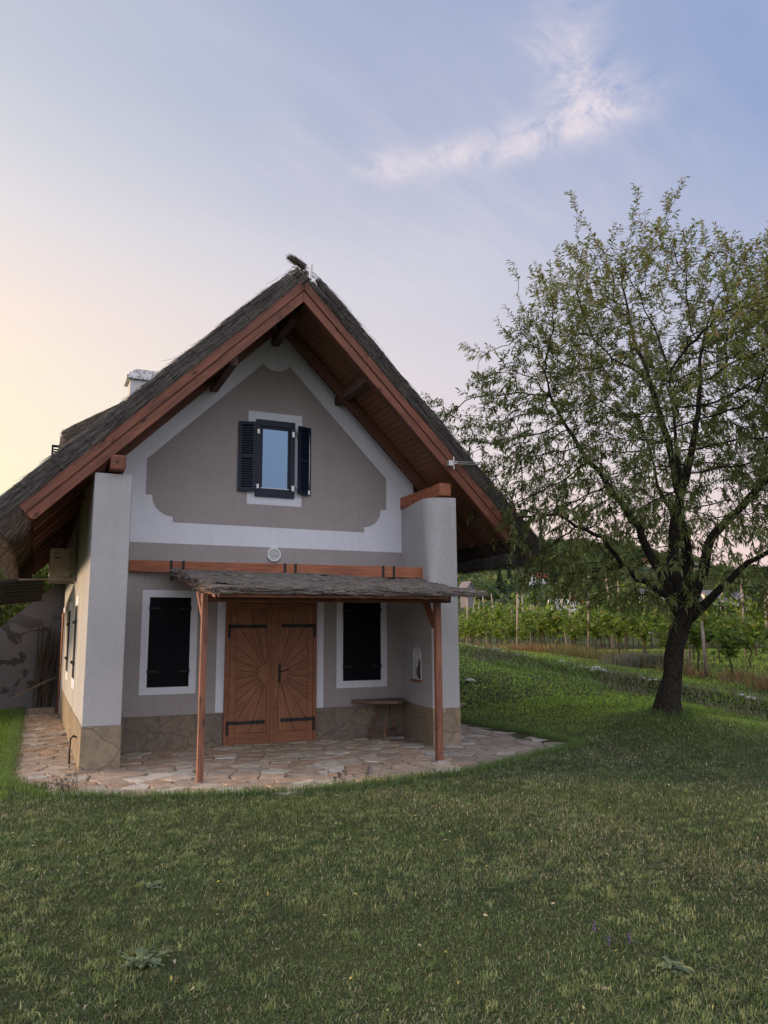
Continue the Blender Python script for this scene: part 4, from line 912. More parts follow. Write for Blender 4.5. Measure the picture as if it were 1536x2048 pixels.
# ------------------------------------------------------------------ grass
def dv2xy(d, v): return d*FW0.x+v*RT0.x, CAM.y+d*FW0.y+v*RT0.y
def fbm(x, y, sc_, seed=0, oc=3):
    """cheap smooth value noise on numpy arrays, about 0..1"""
    out = 0; amp = 1; tot = 0; rs = np.random.default_rng(seed); T = rs.random((256, 256))
    for o_ in range(oc):
        X_ = x*sc_*2**o_+17*o_+300; Y_ = y*sc_*2**o_+31*o_+300; xi = np.floor(X_).astype(int); yi = np.floor(Y_).astype(int); fx = sst(X_-xi); fy = sst(Y_-yi)
        g = lambda a, c: T[a % 256, c % 256]
        out = out+amp*((g(xi, yi)*(1-fx)+g(xi+1, yi)*fx)*(1-fy)+(g(xi, yi+1)*(1-fx)+g(xi+1, yi+1)*fx)*fy); tot += amp; amp *= .5
    return out/tot
def blades(x, y, h, w, colr, lean=.5, seg=2, zoff=0.):
    n = len(x); z = zg(x, y)+zoff-.004; a = rng.uniform(0, 2*np.pi, n); sx_, sy_ = np.cos(a), np.sin(a); b_ = rng.uniform(0, 2*np.pi, n); ln = np.abs(rng.normal(0, lean, n))+.08
    lx, ly = np.cos(b_)*ln, np.sin(b_)*ln
    V = np.empty((n, 5, 3)); 
    V[:, 0] = np.c_[x-sx_*w, y-sy_*w, z]; V[:, 1] = np.c_[x+sx_*w, y+sy_*w, z]
    mx, my, mz = x+lx*h*.35, y+ly*h*.35, z+h*.62/np.sqrt(1+ln**2*.4)
    V[:, 2] = np.c_[mx+sx_*w*.8, my+sy_*w*.8, mz]; V[:, 3] = np.c_[mx-sx_*w*.8, my-sy_*w*.8, mz]
    V[:, 4] = np.c_[x+lx*h, y+ly*h, z+h*1.0/np.sqrt(1+ln**2*1.3)]
    base = np.arange(n)[:, None]*5
    F1 = base+np.array((0, 1, 2, 3)); F2 = np.concatenate([base+3, base+2, base+4, base+4], 1)
    return V.reshape(-1, 3), F1, base+np.array((3, 2, 4)), colr
def grass_obj(name, parts, **tg):
    Vs = []; L = []; starts = []; C = []; off = 0; loops = []; counts = []
    for V_, F1, F2, c in parts:
        loops.append((F1+off).ravel()); counts.append(np.full(len(F1), 4)); C.append(c)
        loops.append((F2+off).ravel()); counts.append(np.full(len(F2), 3)); C.append(c); Vs.append(V_); off += len(V_)
    V_ = np.concatenate(Vs); lo_ = np.concatenate(loops); ct = np.concatenate(counts); C = np.concatenate(C)
    me = bpy.data.meshes.new(name); me.vertices.add(len(V_)); me.vertices.foreach_set('co', V_.astype(np.float32).ravel())
    me.loops.add(len(lo_)); me.loops.foreach_set('vertex_index', lo_.astype(np.int32)); me.polygons.add(len(ct)); me.polygons.foreach_set('loop_start', np.r_[0, np.cumsum(ct)[:-1]].astype(np.int32))
    a = me.attributes.new('col', 'FLOAT_COLOR', 'FACE'); a.data.foreach_set('color', np.c_[C, np.ones(len(C))].astype(np.float32).ravel())
    me.materials.append(M['blade']); me.update(calc_edges=True); o = bpy.data.objects.new(name, me); COL.objects.link(o); tag(o, **tg); return o
HOUSE_BAN = [(-.18, 9.4), (-.20, -1.7), (.08, -2.62), (.24, -2.97), (1.22, -3.44), (2.75, -3.86), (4.0, -3.72), (5.0, -3.60), (5.67, -3.27), (6.27, -2.94), (7.62, -2.34), (7.62, -1.2), (7.6, .24), (7.55, 1.0), (7.4, 3), (6.1, 3), (6.1, 9.4)]
def lawn(n, d0, d1, vmul, hmul, wmul, expo=1.):
    d = d0+(d1-d0)*rng.random(n)**expo; v = (rng.random(n)*2-1)*(.56*d+1.9)
    if vmul: v = np.where(v < 0, -v*1.0, v)
    x, y = dv2xy(d, v); k = ~inpoly(x+rng.normal(0, .03, n), y+rng.normal(0, .03, n), HOUSE_BAN); x, y, d, v = x[k], y[k], d[k], v[k]
    n = len(x); p1 = fbm(x, y, .55, 1); p2 = fbm(x, y, 2.3, 2); p3 = fbm(x, y, 6., 3)
    kk = rng.random(n) < np.clip(.45+p3*1.1, 0, 1); x, y, d, v, p1, p2, p3 = (q[kk] for q in (x, y, d, v, p1, p2, p3)); n = len(x)
    h = hmul*rng.uniform(.6, 1.25, n)*(.65+.8*p2); w = wmul*rng.uniform(.7, 1.3, n)
    green = np.array((.145, .205, .075)); dark = np.array((.085, .135, .056)); yel = np.array((.215, .24, .088)); dry = np.array((.48, .43, .31)); brown = np.array((.17, .13, .09))
    t = np.clip((p1-.3)*2.2, 0, 1)[:, None]; c = dark*(1-t)+green*t; t = np.clip((p2-.55)*3, 0, 1)[:, None]*.6; c = c*(1-t)+yel*t
    r = rng.random(n); dryp = .09+.22*np.clip((fbm(x, y, 1.1, 9)-.45)*3, 0, 1); m_ = r < dryp; c[m_] = dry*rng.uniform(.6, 1.1, (m_.sum(), 1)); m_ = (r > .93)*(p3 > .45); c[m_] = brown
    # brighter green beyond the terrace and on far strips: evening sunlight put into the colour
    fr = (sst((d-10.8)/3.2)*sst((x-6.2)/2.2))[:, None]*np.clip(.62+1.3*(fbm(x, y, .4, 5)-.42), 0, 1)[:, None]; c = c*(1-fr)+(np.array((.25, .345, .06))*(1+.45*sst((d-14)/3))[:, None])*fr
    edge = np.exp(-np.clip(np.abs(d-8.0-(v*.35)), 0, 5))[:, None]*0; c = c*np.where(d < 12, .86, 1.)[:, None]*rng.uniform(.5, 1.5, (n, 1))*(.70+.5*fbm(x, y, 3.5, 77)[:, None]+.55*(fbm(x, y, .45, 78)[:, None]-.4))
    return blades(x, y, h, w, np.clip(c, 0, 1), 1.25)
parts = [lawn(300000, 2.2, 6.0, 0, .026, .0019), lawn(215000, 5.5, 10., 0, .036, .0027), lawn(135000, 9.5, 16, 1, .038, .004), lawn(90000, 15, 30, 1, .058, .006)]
# thicker fringe of longer blades along the edge of the stones
fx = []; fy = []
for k in range(len(HOUSE_BAN)-1):
    (x1, y1), (x2, y2) = HOUSE_BAN[k], HOUSE_BAN[k+1]
    if k >= 14: break
    L = math.hypot(x2-x1, y2-y1); n = int(L*(900 if k < 12 else 500)); u = rng.random(n); nx_, ny_ = (y2-y1)/L, -(x2-x1)/L
    o_ = rng.normal(.02, .055, n)*(1+2*(fbm((x1+(x2-x1)*u), (y1+(y2-y1)*u), 2.5, 7)-.5)); sg = -1
    fx.append(x1+(x2-x1)*u+nx_*o_); fy.append(y1+(y2-y1)*u+ny_*o_)
fx = np.concatenate(fx); fy = np.concatenate(fy); n = len(fx)
parts.append(blades(fx, fy, rng.uniform(.04, .13, n), rng.uniform(.0016, .003, n), np.array((.12, .185, .058))*rng.uniform(.6, 1.5, (n, 1)), .35))
# looser tufts and low small-leaved clover between the blades
nt_ = 5200; d = 2.6+9*rng.random(nt_); v = (rng.random(nt_)*2-1)*(.56*d+.4); x, y = dv2xy(d, v); k = (~inpoly(x, y, HOUSE_BAN)) & (rng.random(nt_) < np.clip(fbm(x, y, 1.4, 41)*2.4-.7, .05, 1)); x, y = x[k], y[k]; m_ = 34; X_ = np.repeat(x, m_)+rng.normal(0, .028, len(x)*m_); Y_ = np.repeat(y, m_)+rng.normal(0, .028, len(x)*m_); tc_ = np.repeat(rng.uniform(.7, 1.35, len(x)), m_)[:, None]; tn = np.repeat(rng.random(len(x)), m_)[:, None]
parts.append(blades(X_, Y_, rng.uniform(.022, .052, len(X_)), rng.uniform(.0018, .0034, len(X_)), np.clip((np.array((.11, .165, .060))*(1-tn)+np.array((.25, .27, .13))*tn)*tc_*rng.uniform(.7, 1.3, (len(X_), 1)), 0, 1), 1.1))
# left strip by the path
n = 30000; x = rng.uniform(-4.5, -.16, n); y = rng.uniform(-3, 8, n); parts.append(blades(x, y, rng.uniform(.05, .12, n), rng.uniform(.003, .005, n), np.array((.16, .26, .045))*rng.uniform(.6, 1.4, (n, 1))))
grass_obj('grass', parts, kind='stuff', label='short mown lawn grass with drier brown patches round the house', cat='grass')
# rough growth on the bank and the dry weeds under the vines
def bankd(v): return 22-(np.clip(v, -3, 9)-2.6)*1.43
n = 17000; v = rng.uniform(1.5, 12, n); d = bankd(v)+rng.uniform(-1.5, .25, n); x, y = dv2xy(d, v); p = fbm(x, y, 1.2, 12)
k = rng.random(n) < np.clip(p*2.2-.5, .05, 1); x, y, d, p = x[k], y[k], d[k], p[k]; n = len(x)
c = np.where((fbm(x, y, .7, 14) > .52)[:, None], np.array((.17, .24, .08)), np.array((.17, .17, .115)))*rng.uniform(.55, 1.3, (n, 1)); m_ = rng.random(n) < .12; c[m_] = (.15, .10, .06)
o = grass_obj('bank_weeds', [blades(x, y, rng.uniform(.06, .20, n), rng.uniform(.006, .012, n), c*1.6, .8)], kind='stuff', label='low dark creeping weeds on the stony bank', cat='weeds')
n = 15000; v = rng.uniform(2.2, 12, n); rowd = 20-2.9*(v-8.1); d = rowd+rng.uniform(-2.2, 2.5, n); x, y = dv2xy(d, v); p = fbm(x, y, .5, 22); k = (rng.random(n) < np.clip(p*3-.9, .04, 1)) & (d > 15); x, y = x[k], y[k]; n = len(x)
c = np.where((fbm(x, y, .45, 24) > .47)[:, None], np.array((.34, .21, .12)), np.array((.25, .23, .09)))*rng.uniform(.6, 1.25, (n, 1))
grass_obj('dry_weeds', [blades(x, y, rng.uniform(.12, .38, n), rng.uniform(.008, .014, n), c, .5)], kind='stuff', label='tall reddish dry grass growing under the vine rows', cat='dry grass')
px_, py_ = dv2xy(22.0, 7.2)
n = 1300; x = px_+rng.normal(0, .55, n); y = py_+rng.normal(0, .35, n); c = np.array((.17, .18, .15))*rng.uniform(.6, 1.3, (n, 1)); m_ = rng.random(n) < .15; c[m_] = (.19, .13, .16)
grass_obj('lavender', [blades(x, y, rng.uniform(.25, .5, n), rng.uniform(.006, .01, n), c, .3)], label='grey-green lavender bush with faded spikes beside the vines', cat='lavender')

# ------------------------------------------------------------------ leaves
def leaves(P, D, L, W, colr, droop=.5, name='crown', parent=None, broad=False, mat=None):
    """curved leaf of three segments (or a folded broad one) at P pointing along D"""
    n = len(P); up_ = np.array((0, 0, 1.)); S_ = np.cross(D, up_+rng.normal(0, .45, (n, 3))); S_ /= np.linalg.norm(S_, axis=1)[:, None]+1e-9
    L = L[:, None]; W = W[:, None]
    if not broad:
        V = np.empty((n, 6, 3)); dr = np.zeros((n, 3)); dr[:, 2] = -1
        p1 = P+D*L*.38+dr*L*droop*.10; p2 = P+D*L*.74+dr*L*droop*.36; p3 = P+D*L*.97+dr*L*droop*.72
        V[:, 0] = P; V[:, 1] = p1+S_*W; V[:, 2] = p1-S_*W; V[:, 3] = p2+S_*W*.8; V[:, 4] = p2-S_*W*.8; V[:, 5] = p3
        b_ = np.arange(n)[:, None]*6; F4 = b_+np.array((2, 1, 3, 4)); F3 = np.concatenate([b_+np.array((0, 1, 2)), b_+np.array((4, 3, 5))], 0)
        c3 = np.r_[colr, colr]
    else:
        N_ = np.cross(D, S_); V = np.empty((n, 6, 3)); 
        V[:, 0] = P; V[:, 1] = P+D*L*.35+S_*W+N_*L*.10; V[:, 2] = P+D*L*.8+S_*W*.75+N_*L*.02; V[:, 3] = P+D*L; V[:, 4] = P+D*L*.8-S_*W*.75+N_*L*.02; V[:, 5] = P+D*L*.35-S_*W+N_*L*.10
        b_ = np.arange(n)[:, None]*6; F4 = np.concatenate([b_+np.array((0, 1, 2, 3)), b_+np.array((0, 3, 4, 5))], 0); F3 = None; c3 = None; colr = np.r_[colr, colr]
    V = V.reshape(-1, 3)
    return V, F4, F3, colr, c3
def mesh_from(name, items, mats, parent=None):
    """items: (V, list of (F, col)), merged into one mesh"""
    Vs = []; lo_ = []; ct = []; C = []; mi = []; off = 0
    for V_, fl in items:
        for F_, c, m_ in fl:
            if F_ is None or len(F_) == 0: continue
            lo_.append((F_+off).ravel()); ct.append(np.full(len(F_), F_.shape[1])); C.append(c); mi.append(np.full(len(F_), m_))
        Vs.append(V_); off += len(V_)
    V_ = np.concatenate(Vs); lo_ = np.concatenate(lo_); ct = np.concatenate(ct); C = np.concatenate(C); mi = np.concatenate(mi)
    me = bpy.data.meshes.new(name); me.vertices.add(len(V_)); me.vertices.foreach_set('co', V_.astype(np.float32).ravel())
    me.loops.add(len(lo_)); me.loops.foreach_set('vertex_index', lo_.astype(np.int32)); me.polygons.add(len(ct)); me.polygons.foreach_set('loop_start', np.r_[0, np.cumsum(ct)[:-1]].astype(np.int32))
    for m_ in mats: me.materials.append(m_)
    me.polygons.foreach_set('material_index', mi.astype(np.int32))
    a = me.attributes.new('col', 'FLOAT_COLOR', 'FACE'); a.data.foreach_set('color', np.c_[C, np.ones(len(C))].astype(np.float32).ravel())
    me.update(calc_edges=True); o = bpy.data.objects.new(name, me); COL.objects.link(o); return put(o, parent)
def tubes_np(chains, sides):
    """chains: list of (points (k,3), radii (k))"""
    Vs = []; Fs = []; off = 0
    for pts, rad in chains:
        pts = np.asarray(pts, float); k = len(pts); ns = sides(rad[0])
        T = np.gradient(pts, axis=0); T /= np.linalg.norm(T, axis=1)[:, None]+1e-9
        u = np.cross(T, (.31, .95, .11)); u /= np.linalg.norm(u, axis=1)[:, None]+1e-9; w = np.cross(T, u)
        a = np.arange(ns)*2*np.pi/ns
        V_ = pts[:, None]+(u[:, None]*np.cos(a)[None, :, None]+w[:, None]*np.sin(a)[None, :, None])*np.asarray(rad)[:, None, None]
        i_, j_ = np.meshgrid(np.arange(k-1), np.arange(ns), indexing='ij'); j2 = (j_+1) % ns
        Fs.append(np.stack([i_*ns+j_, i_*ns+j2, (i_+1)*ns+j2, (i_+1)*ns+j_], -1).reshape(-1, 4)+off); Vs.append(V_.reshape(-1, 3)); off += k*ns
    return np.concatenate(Vs), np.concatenate(Fs)

n = 420; d = 2.8+12*rng.random(n); v = (rng.random(n)*2-1)*(.5*d); x, y = dv2xy(d, v); k = ~inpoly(x, y, HOUSE_BAN); x, y = x[k], y[k]; n = len(x)
D = np.c_[rng.normal(0, 1, n), rng.normal(0, 1, n), rng.normal(0, .25, n)]; D /= np.linalg.norm(D, axis=1)[:, None]; C_ = np.where((rng.random(n) < .3)[:, None], np.array((.62, .55, .16)), np.array((.58, .50, .38)))*rng.uniform(.6, 1.1, (n, 1))
Vl, F4, F3, c4, c3 = leaves(np.c_[x, y, zg(x, y)+.028], D, rng.uniform(.012, .045, n), rng.uniform(.003, .008, n), C_, .2); tag(mesh_from('fallen_leaves', [(Vl, [(F4, c4, 0), (F3, c3, 0)])], [M['leaf']]), 'small yellow and tan fallen leaves scattered over the lawn', 'leaves', kind='stuff')
n = 900; a = rng.uniform(0, 6.28, n); q_ = rng.normal(.27, .09, n); fx_ = 9.50+q_*np.cos(a); fy_ = -2.26+q_*np.sin(a)
grass_obj('grass_round_trunk', [blades(fx_, fy_, rng.uniform(.06, .17, n), rng.uniform(.003, .005, n), np.array((.11, .17, .055))*rng.uniform(.6, 1.4, (n, 1)), .4)], kind='stuff', label='longer grass left standing round the almond trunk', cat='grass')

# ------------------------------------------------------------------ the almond tree (grown towards points spread through its crown)
TB = np.array((9.50, -2.26, .56))
# local axes: a to the picture's right, b away from the camera, z up
ea = np.array((RT0.x, RT0.y, 0)); eb = np.array((FW0.x, FW0.y, 0))
def TL(a, b_, z): return TB+ea*a+eb*b_+np.array((0, 0, z))
trunkpts = [TL(-.06, 0, -.6), TL(.0, 0, .05), TL(.10, 0, .45), TL(.17, 0, .85), TL(.26, 0, 1.2), TL(.36, .0, 1.42)]
trunkrad = [.34, .20, .155, .143, .150, .155]
limbs = [  # (start, [points a,b,z], start radius)
 [(.30, -.02, 1.35), (.05, -.10, 1.72), (-.35, -.25, 1.95), (-.75, -.45, 2.2), (-1.15, -.7, 2.62), (-1.9, -1.0, 2.95), (-2.6, -1.2, 3.0)],
 [(.30, .05, 1.45), (.12, .10, 1.95), (-.10, .15, 2.4), (-.28, .1, 2.9), (-.62, .2, 3.5), (-1.1, .3, 4.2), (-1.5, .4, 5.0), (-1.8, .4, 5.9)],
 [(.36, .05, 1.5), (.30, .2, 2.2), (.36, .3, 2.9), (.52, .3, 3.45), (.45, .4, 4.3), (.2, .3, 5.3), (-.1, .3, 6.3), (-.3, .2, 7.3)],
 [(.52, .3, 3.45), (.85, .5, 4.2), (1.1, .6, 5.2), (1.2, .5, 6.4), (1.5, .4, 7.2)],
 [(.42, .05, 1.5), (.68, -.05, 2.1), (.85, -.1, 2.7), (1.25, -.15, 3.1), (1.9, -.2, 3.7), (2.6, -.3, 4.4), (3.2, -.3, 5.3)],
 [(.42, -.05, 1.4), (.75, -.3, 1.75), (1.2, -.55, 2.2), (1.8, -.8, 2.6), (2.6, -1.0, 3.0)],
 [(.40, .1, 1.5), (.66, .6, 2.1), (.8, 1.1, 2.9), (.6, 1.5, 3.9), (.5, 1.8, 5.0)],
 [(.36, -.1, 1.5), (.30, -.5, 2.2), (.0, -1.1, 3.0), (-.2, -1.6, 4.0), (-.3, -1.8, 5.0)]]
limbr = [.065, .088, .105, .075, .095, .07, .07, .07]
nodes = []; parent_ = []; fixr = []
def addnode(p, par, r=0.): nodes.append(np.array(p, float)); parent_.append(par); fixr.append(r); return len(nodes)-1
last = addnode(TL(.34, 0, 1.30), -1)
for L_, r0 in zip(limbs, limbr):
    pts = [TL(*p) for p in L_]
    if L_[0][2] > 3: cur = min(range(len(nodes)), key=lambda q: np.linalg.norm(nodes[q]-pts[0]))
    else: cur = 0
    tot = sum(np.linalg.norm(pts[k+1]-pts[k]) for k in range(len(pts)-1)); run = 0
    for k in range(len(pts)-1):
        seg_ = pts[k+1]-pts[k]; ns = max(1, int(np.linalg.norm(seg_)/.17))
        for e_ in range(1, ns+1):
            p = pts[k]+seg_*e_/ns; run += np.linalg.norm(seg_)/ns
            wob_ = rng.normal(0, .014, 3); cur = addnode(p+wob_, cur, r0*(1-.86*run/tot)*(1+.45*math.exp(-run/.35)))
# crown points
N0 = 6600; a_ = rng.uniform(-4.9, 4.9, N0*5); b__ = rng.uniform(-3.6, 3.6, N0*5); z_ = rng.uniform(1.45, 8.9, N0*5)
prz = np.array([1.4, 2.0, 2.7, 3.5, 4.4, 5.2, 5.8, 6.5, 7.0, 7.35, 7.7]); prr = np.array([1.4, 2.5, 3.1, 3.2, 3.6, 3.75, 3.6, 3.15, 2.7, 1.9, .5])
rad_ = np.interp(z_, prz, prr); ac = .15+np.interp(z_, [2, 8], [0, .15]); ang_ = np.arctan2(b__, a_-ac)
lump = 1+.10*np.sin(3*ang_+z_*1.3)+.10*np.sin(5*ang_-z_*2.1+1)
q = np.hypot((a_*13/(13+b__)-ac), b__*1.2)/(rad_*lump); fb = fbm(a_*1.0+z_*.37, b__+z_*.61, .75, 33, 2)
k = (q < 1) & (rng.random(len(q)) < .55+.45*q-.12*(z_ > 6)) & (fb > .40) & ~((z_ < 2.7) & (q < .55)); k &= ~((a_ > -.7) & (a_ < 2.4) & (z_ < 2.6) & (b__ < 1.6) & (b__ > -3) & (rng.random(len(q)) < .35))
k &= ~((a_ < -3.1-.12*np.maximum(0, z_-3)) & (z_ < 4.6)) & ~((z_ < 3.4) & (a_ < -2.6) & (b__ < -1.2))
att = (TB+np.outer(a_[k], ea)+np.outer(b__[k], eb)+np.outer(z_[k], (0, 0, 1)))[:N0]
tip = np.array([TL(-1.02, .2, 8.75), TL(-1.0, .15, 8.5), TL(-1.05, .2, 8.2), TL(-1.1, .2, 7.9), TL(-3.5, -.1, 5.1), TL(-3.75, -.1, 5.2), TL(1.0, 0, 7.9), TL(-2.2, .1, 7.4)]); att = np.r_[att, tip]
NP = np.array(nodes); alive = np.ones(len(att), bool)
near = np.full(len(att), 1e9); nid = np.zeros(len(att), int)
def upd(i0):
    for c0 in range(i0, len(NP), 400):
        D_ = np.linalg.norm(att[:, None]-NP[None, c0:c0+400], axis=2); m_ = D_.argmin(1); v_ = D_[np.arange(len(att)), m_]; k_ = v_ < near; near[k_] = v_[k_]; nid[k_] = m_[k_]+c0
upd(0); STEP = .14; kc = {}
for it in range(90):
    kidx = np.nonzero(alive & (near < 2.2))[0]
    if len(kidx) == 0: break
    dirs = {}
    vec = att[kidx]-NP[nid[kidx]]; vec /= np.linalg.norm(vec, axis=1)[:, None]+1e-9
    acc = np.zeros((len(NP), 3)); np.add.at(acc, nid[kidx], vec); who = np.unique(nid[kidx]); new = []
    for w_ in who:
        kc[w_] = kc.get(w_, 0)+1
        if kc[w_] > 3: alive[kidx[nid[kidx] == w_]] = False; continue
        g = acc[w_]; ln = np.linalg.norm(g)
        if ln < .05: continue
        g = g/ln+rng.normal(0, .16, 3)+np.array((0, 0, .06)); g /= np.linalg.norm(g); p = NP[w_]+g*STEP; addnode(p, int(w_)); new.append(p)
    if not new: break
    i0 = len(NP); NP = np.r_[NP, np.array(new)]; upd(i0); alive &= near > .17
nN = len(NP); par = np.array(parent_); kids = [[] for _ in range(nN)]
for q_ in range(1, nN): kids[par[q_]].append(q_)
rad = np.zeros(nN)
for q_ in range(nN-1, -1, -1):
    r = sum(rad[c]**2.25 for c in kids[q_])**(1/2.25) if kids[q_] else .0042
    rad[q_] = r
rad = np.minimum(rad, .125); fr_ = np.array(fixr); rad = np.where(fr_ > 0, np.maximum(fr_, rad*.55), rad)
for q_ in range(1, nN): rad[q_] = min(rad[q_], rad[par[q_]]*1.15) if par[q_] > 0 else rad[q_]
chains = []; stack = [(0, -1)]
while stack:
    q_, pr_ = stack.pop(); ch = [pr_, q_] if pr_ >= 0 else [q_]
    while kids[q_]:
        ks_ = sorted(kids[q_], key=lambda c: -rad[c]); 
        for c in ks_[1:]: stack.append((c, q_))
        q_ = ks_[0]; ch.append(q_)
    if len(ch) > 1:
        r_ = rad[ch].copy(); 
        if pr_ >= 0: r_[0] = min(r_[0], r_[1]*1.15)
        chains.append((NP[ch], r_))
chains.append((trunkpts, trunkrad))
tp = np.array(trunkpts); tt_ = np.linspace(0, len(tp)-1, 30); tpi = np.c_[[np.interp(tt_, range(len(tp)), tp[:, k_]) for k_ in range(3)]].T; tri = np.interp(tt_, range(len(tp)), trunkrad)
chains[-1] = (np.r_[tpi, [tpi[-1]+(0, 0, .15), tpi[-1]+(0, 0, .32)]], np.r_[tri, .16, .05])
Vt, Ft = tubes_np([c for c in chains], lambda r: 16 if r > .15 else 9 if r > .05 else 6 if r > .015 else 4)
big = np.linalg.norm(Vt-TB, axis=1) < 1.75
for q_ in np.nonzero(big)[0]: p = Vt[q_]; nz = mnoise.noise(Vector((p[0]*6, p[1]*6, p[2]*2.5))); Vt[q_] += (p-TL(.2, 0, 0))*np.array((1, 1, 0))*nz*.10
tree = empty('almond_tree', tuple(TB), 'broad almond tree with dark leaning trunk on the lawn right of the house', 'tree')
mesh_from('trunk', [(Vt, [(Ft, np.full((len(Ft), 3), .05), 0)])], [M['bark']], tree)
# twigs with hanging leaves
thin = np.nonzero((rad < .013) & (np.arange(nN) > 0))[0]
cen_ = TB+np.array((0, 0, 4.2)); tw_ch = []; LP = []; LD = []; LL = []; LW = []; LC = []
for q_ in thin:
    istip = not kids[q_]; reps = 2 if istip else (1 if rng.random() < .48 else 0)
    for e_ in range(reps):
        outd = NP[q_]-cen_; outd /= np.linalg.norm(outd); d0 = NP[q_]-NP[par[q_]]; d0 /= np.linalg.norm(d0)+1e-9
        hgt = NP[q_][2]-TB[2]
        d_ = d0*.8+outd*.5+rng.normal(0, .42, 3)+np.array((0, 0, .65 if hgt > 5 else .30 if hgt > 3 else .05)); d_ /= np.linalg.norm(d_); L_ = rng.uniform(.16, .36)*(1.5 if istip and hgt > 5.5 else 1)
        npt = 5; pts = [NP[q_]]; dd_ = d_.copy()
        for s_ in range(npt-1): dd_ = dd_+rng.normal(0, .12, 3)+np.array((0, 0, .05 if hgt > 5.5 else -.10)); dd_ /= np.linalg.norm(dd_); pts.append(pts[-1]+dd_*L_/(npt-1))
        pts = np.array(pts); tw_ch.append((pts, np.linspace(.0042, .0018, npt)))
        nl = int(L_*46)+4
        for s_ in range(nl):
            u = (s_+.6)/nl*(npt-1); i_ = min(int(u), npt-2); p = pts[i_]+(pts[i_+1]-pts[i_])*(u-i_)
            ax_ = pts[i_+1]-pts[i_]; ax_ = ax_/np.linalg.norm(ax_); sd_ = rng.normal(0, 1, 3); sd_ -= ax_*(sd_@ax_); sd_ /= np.linalg.norm(sd_)+1e-9
            l_ = ax_*.55+sd_*.75+np.array((0, 0, -.02)); l_ /= np.linalg.norm(l_); LP.append(p); LD.append(l_); LL.append(rng.uniform(.075, .125)); LW.append(rng.uniform(.009, .0145))
            top = min(max((hgt-4.6)/3.4, 0), 1); g = rng.random()
            base_c = np.array((.115, .155, .052))*(1-g)+np.array((.21, .245, .092))*g
            if rng.random() < .10+.30*top: base_c = np.array((.24, .185, .10))*rng.uniform(.7, 1.1)
            LC.append(base_c)
Vw, Fw = tubes_np(tw_ch, lambda r: 3); LP, LD, LL, LW, LC = map(np.array, (LP, LD, LL, LW, LC))
Vl, F4, F3, c4, c3 = leaves(LP, LD, LL, LW, LC, .5)
mesh_from('crown', [(Vw, [(Fw, np.tile((.11, .07, .055), (len(Fw), 1)), 1)]), (Vl, [(F4, c4, 0), (F3, c3, 0)])], [M['leaf'], M['straw']], tree)
print('tree nodes', nN, 'leaves', len(LP), 'att left', alive.sum())

# ------------------------------------------------------------------ vineyard
vine_protos = []
for vv_ in range(5):
    n_c = 5; ch = []; tips = []; r_ = np.random.default_rng(50+vv_)
    base = np.array([(0, 0, -.1), (.03, .02, .2), (-.03, .0, .42), (.02, .03, .62)])+np.r_[[(0, 0, 0)], r_.normal(0, .03, (3, 3))]; ch.append((base, [.026, .022, .020, .022]))
    P = []; D = []; 
    for c_ in range(9):
        p = base[-1]+(0, 0, 0); d_ = np.array((r_.normal(0, .9), r_.normal(0, .28), r_.uniform(.2, 1.1))); d_ /= np.linalg.norm(d_); pts = [p]; L_ = r_.uniform(.7, 1.25)
        for s_ in range(8): d_ = d_+r_.normal(0, .13, 3)+np.array((0, 0, .06-.03*s_)); d_[1] *= .85; d_ /= np.linalg.norm(d_); pts.append(pts[-1]+d_*L_/8)
        pts = np.array(pts); ch.append((pts, np.linspace(.010, .004, 9)))
        for s_ in range(26 if c_ else 20): u = r_.uniform(.8, 8); i_ = min(int(u), 7); P.append(pts[i_]+(pts[i_+1]-pts[i_])*(u-i_)+r_.normal(0, .06, 3)); D.append((r_.normal(0, 1), r_.normal(0, 1), r_.normal(-.35, .4)))
    P = np.array(P); D = np.array(D); D /= np.linalg.norm(D, axis=1)[:, None]; n = len(P)
    g = r_.random((n, 1)); C_ = np.array((.095, .165, .036))*(1-g)+np.array((.23, .31, .060))*g; m_ = r_.random(n) < .10; C_[m_] = (.22, .22, .05)
    rt_ = empty('grapevine', (0, 0, 0)); Vt_, Ft_ = tubes_np(ch[:1], lambda r: 7); mesh_from('trunk', [(Vt_, [(Ft_, np.full((len(Ft_), 3), .05), 0)])], [M['vinebark']], rt_)
    Vc, Fc = tubes_np(ch[1:], lambda r: 4); Vl, F4, _, c4, _ = leaves(P, D, r_.uniform(.09, .16, n), r_.uniform(.045, .075, n), C_, broad=True)
    mesh_from('crown', [(Vc, [(Fc, np.tile((.12, .09, .05), (len(Fc), 1)), 0)]), (Vl, [(F4, c4, 0)])], [M['leaf']], rt_); vine_protos.append(rt_)
used = set(); rv = random.Random(11)
vrow = Vector((RT0*(-1)+FW0*2.9)).normalized(); vper = Vector((RT0*2.9+FW0*1.0)).normalized()
ROWLAB = ['first vine row nearest the lawn', 'second vine row', 'third vine row', 'fourth vine row', 'vine rows farther up the slope']
posts = []
def place_vine(x, y, s_, row, end=''):
    k = rv.randrange(5); pr = vine_protos[k]
    o = pr if k not in used else copy_tree(pr)
    used.add(k); o.location = (x, y, float(zg(x, y))); o.rotation_euler = (0, 0, math.atan2(vrow.y, vrow.x)+rv.uniform(-.25, .25)+(math.pi if rv.random() < .5 else 0)); o.scale = (s_*rv.uniform(.9, 1.1),)*2+(s_*rv.uniform(.85, 1.15),)
    tag(o, 'leafy green grapevine in the '+ROWLAB[min(row, 4)], 'grapevine', 'grapevines in the '+ROWLAB[min(row, 4)])
o0x, o0y = dv2xy(20.2, 8.1)
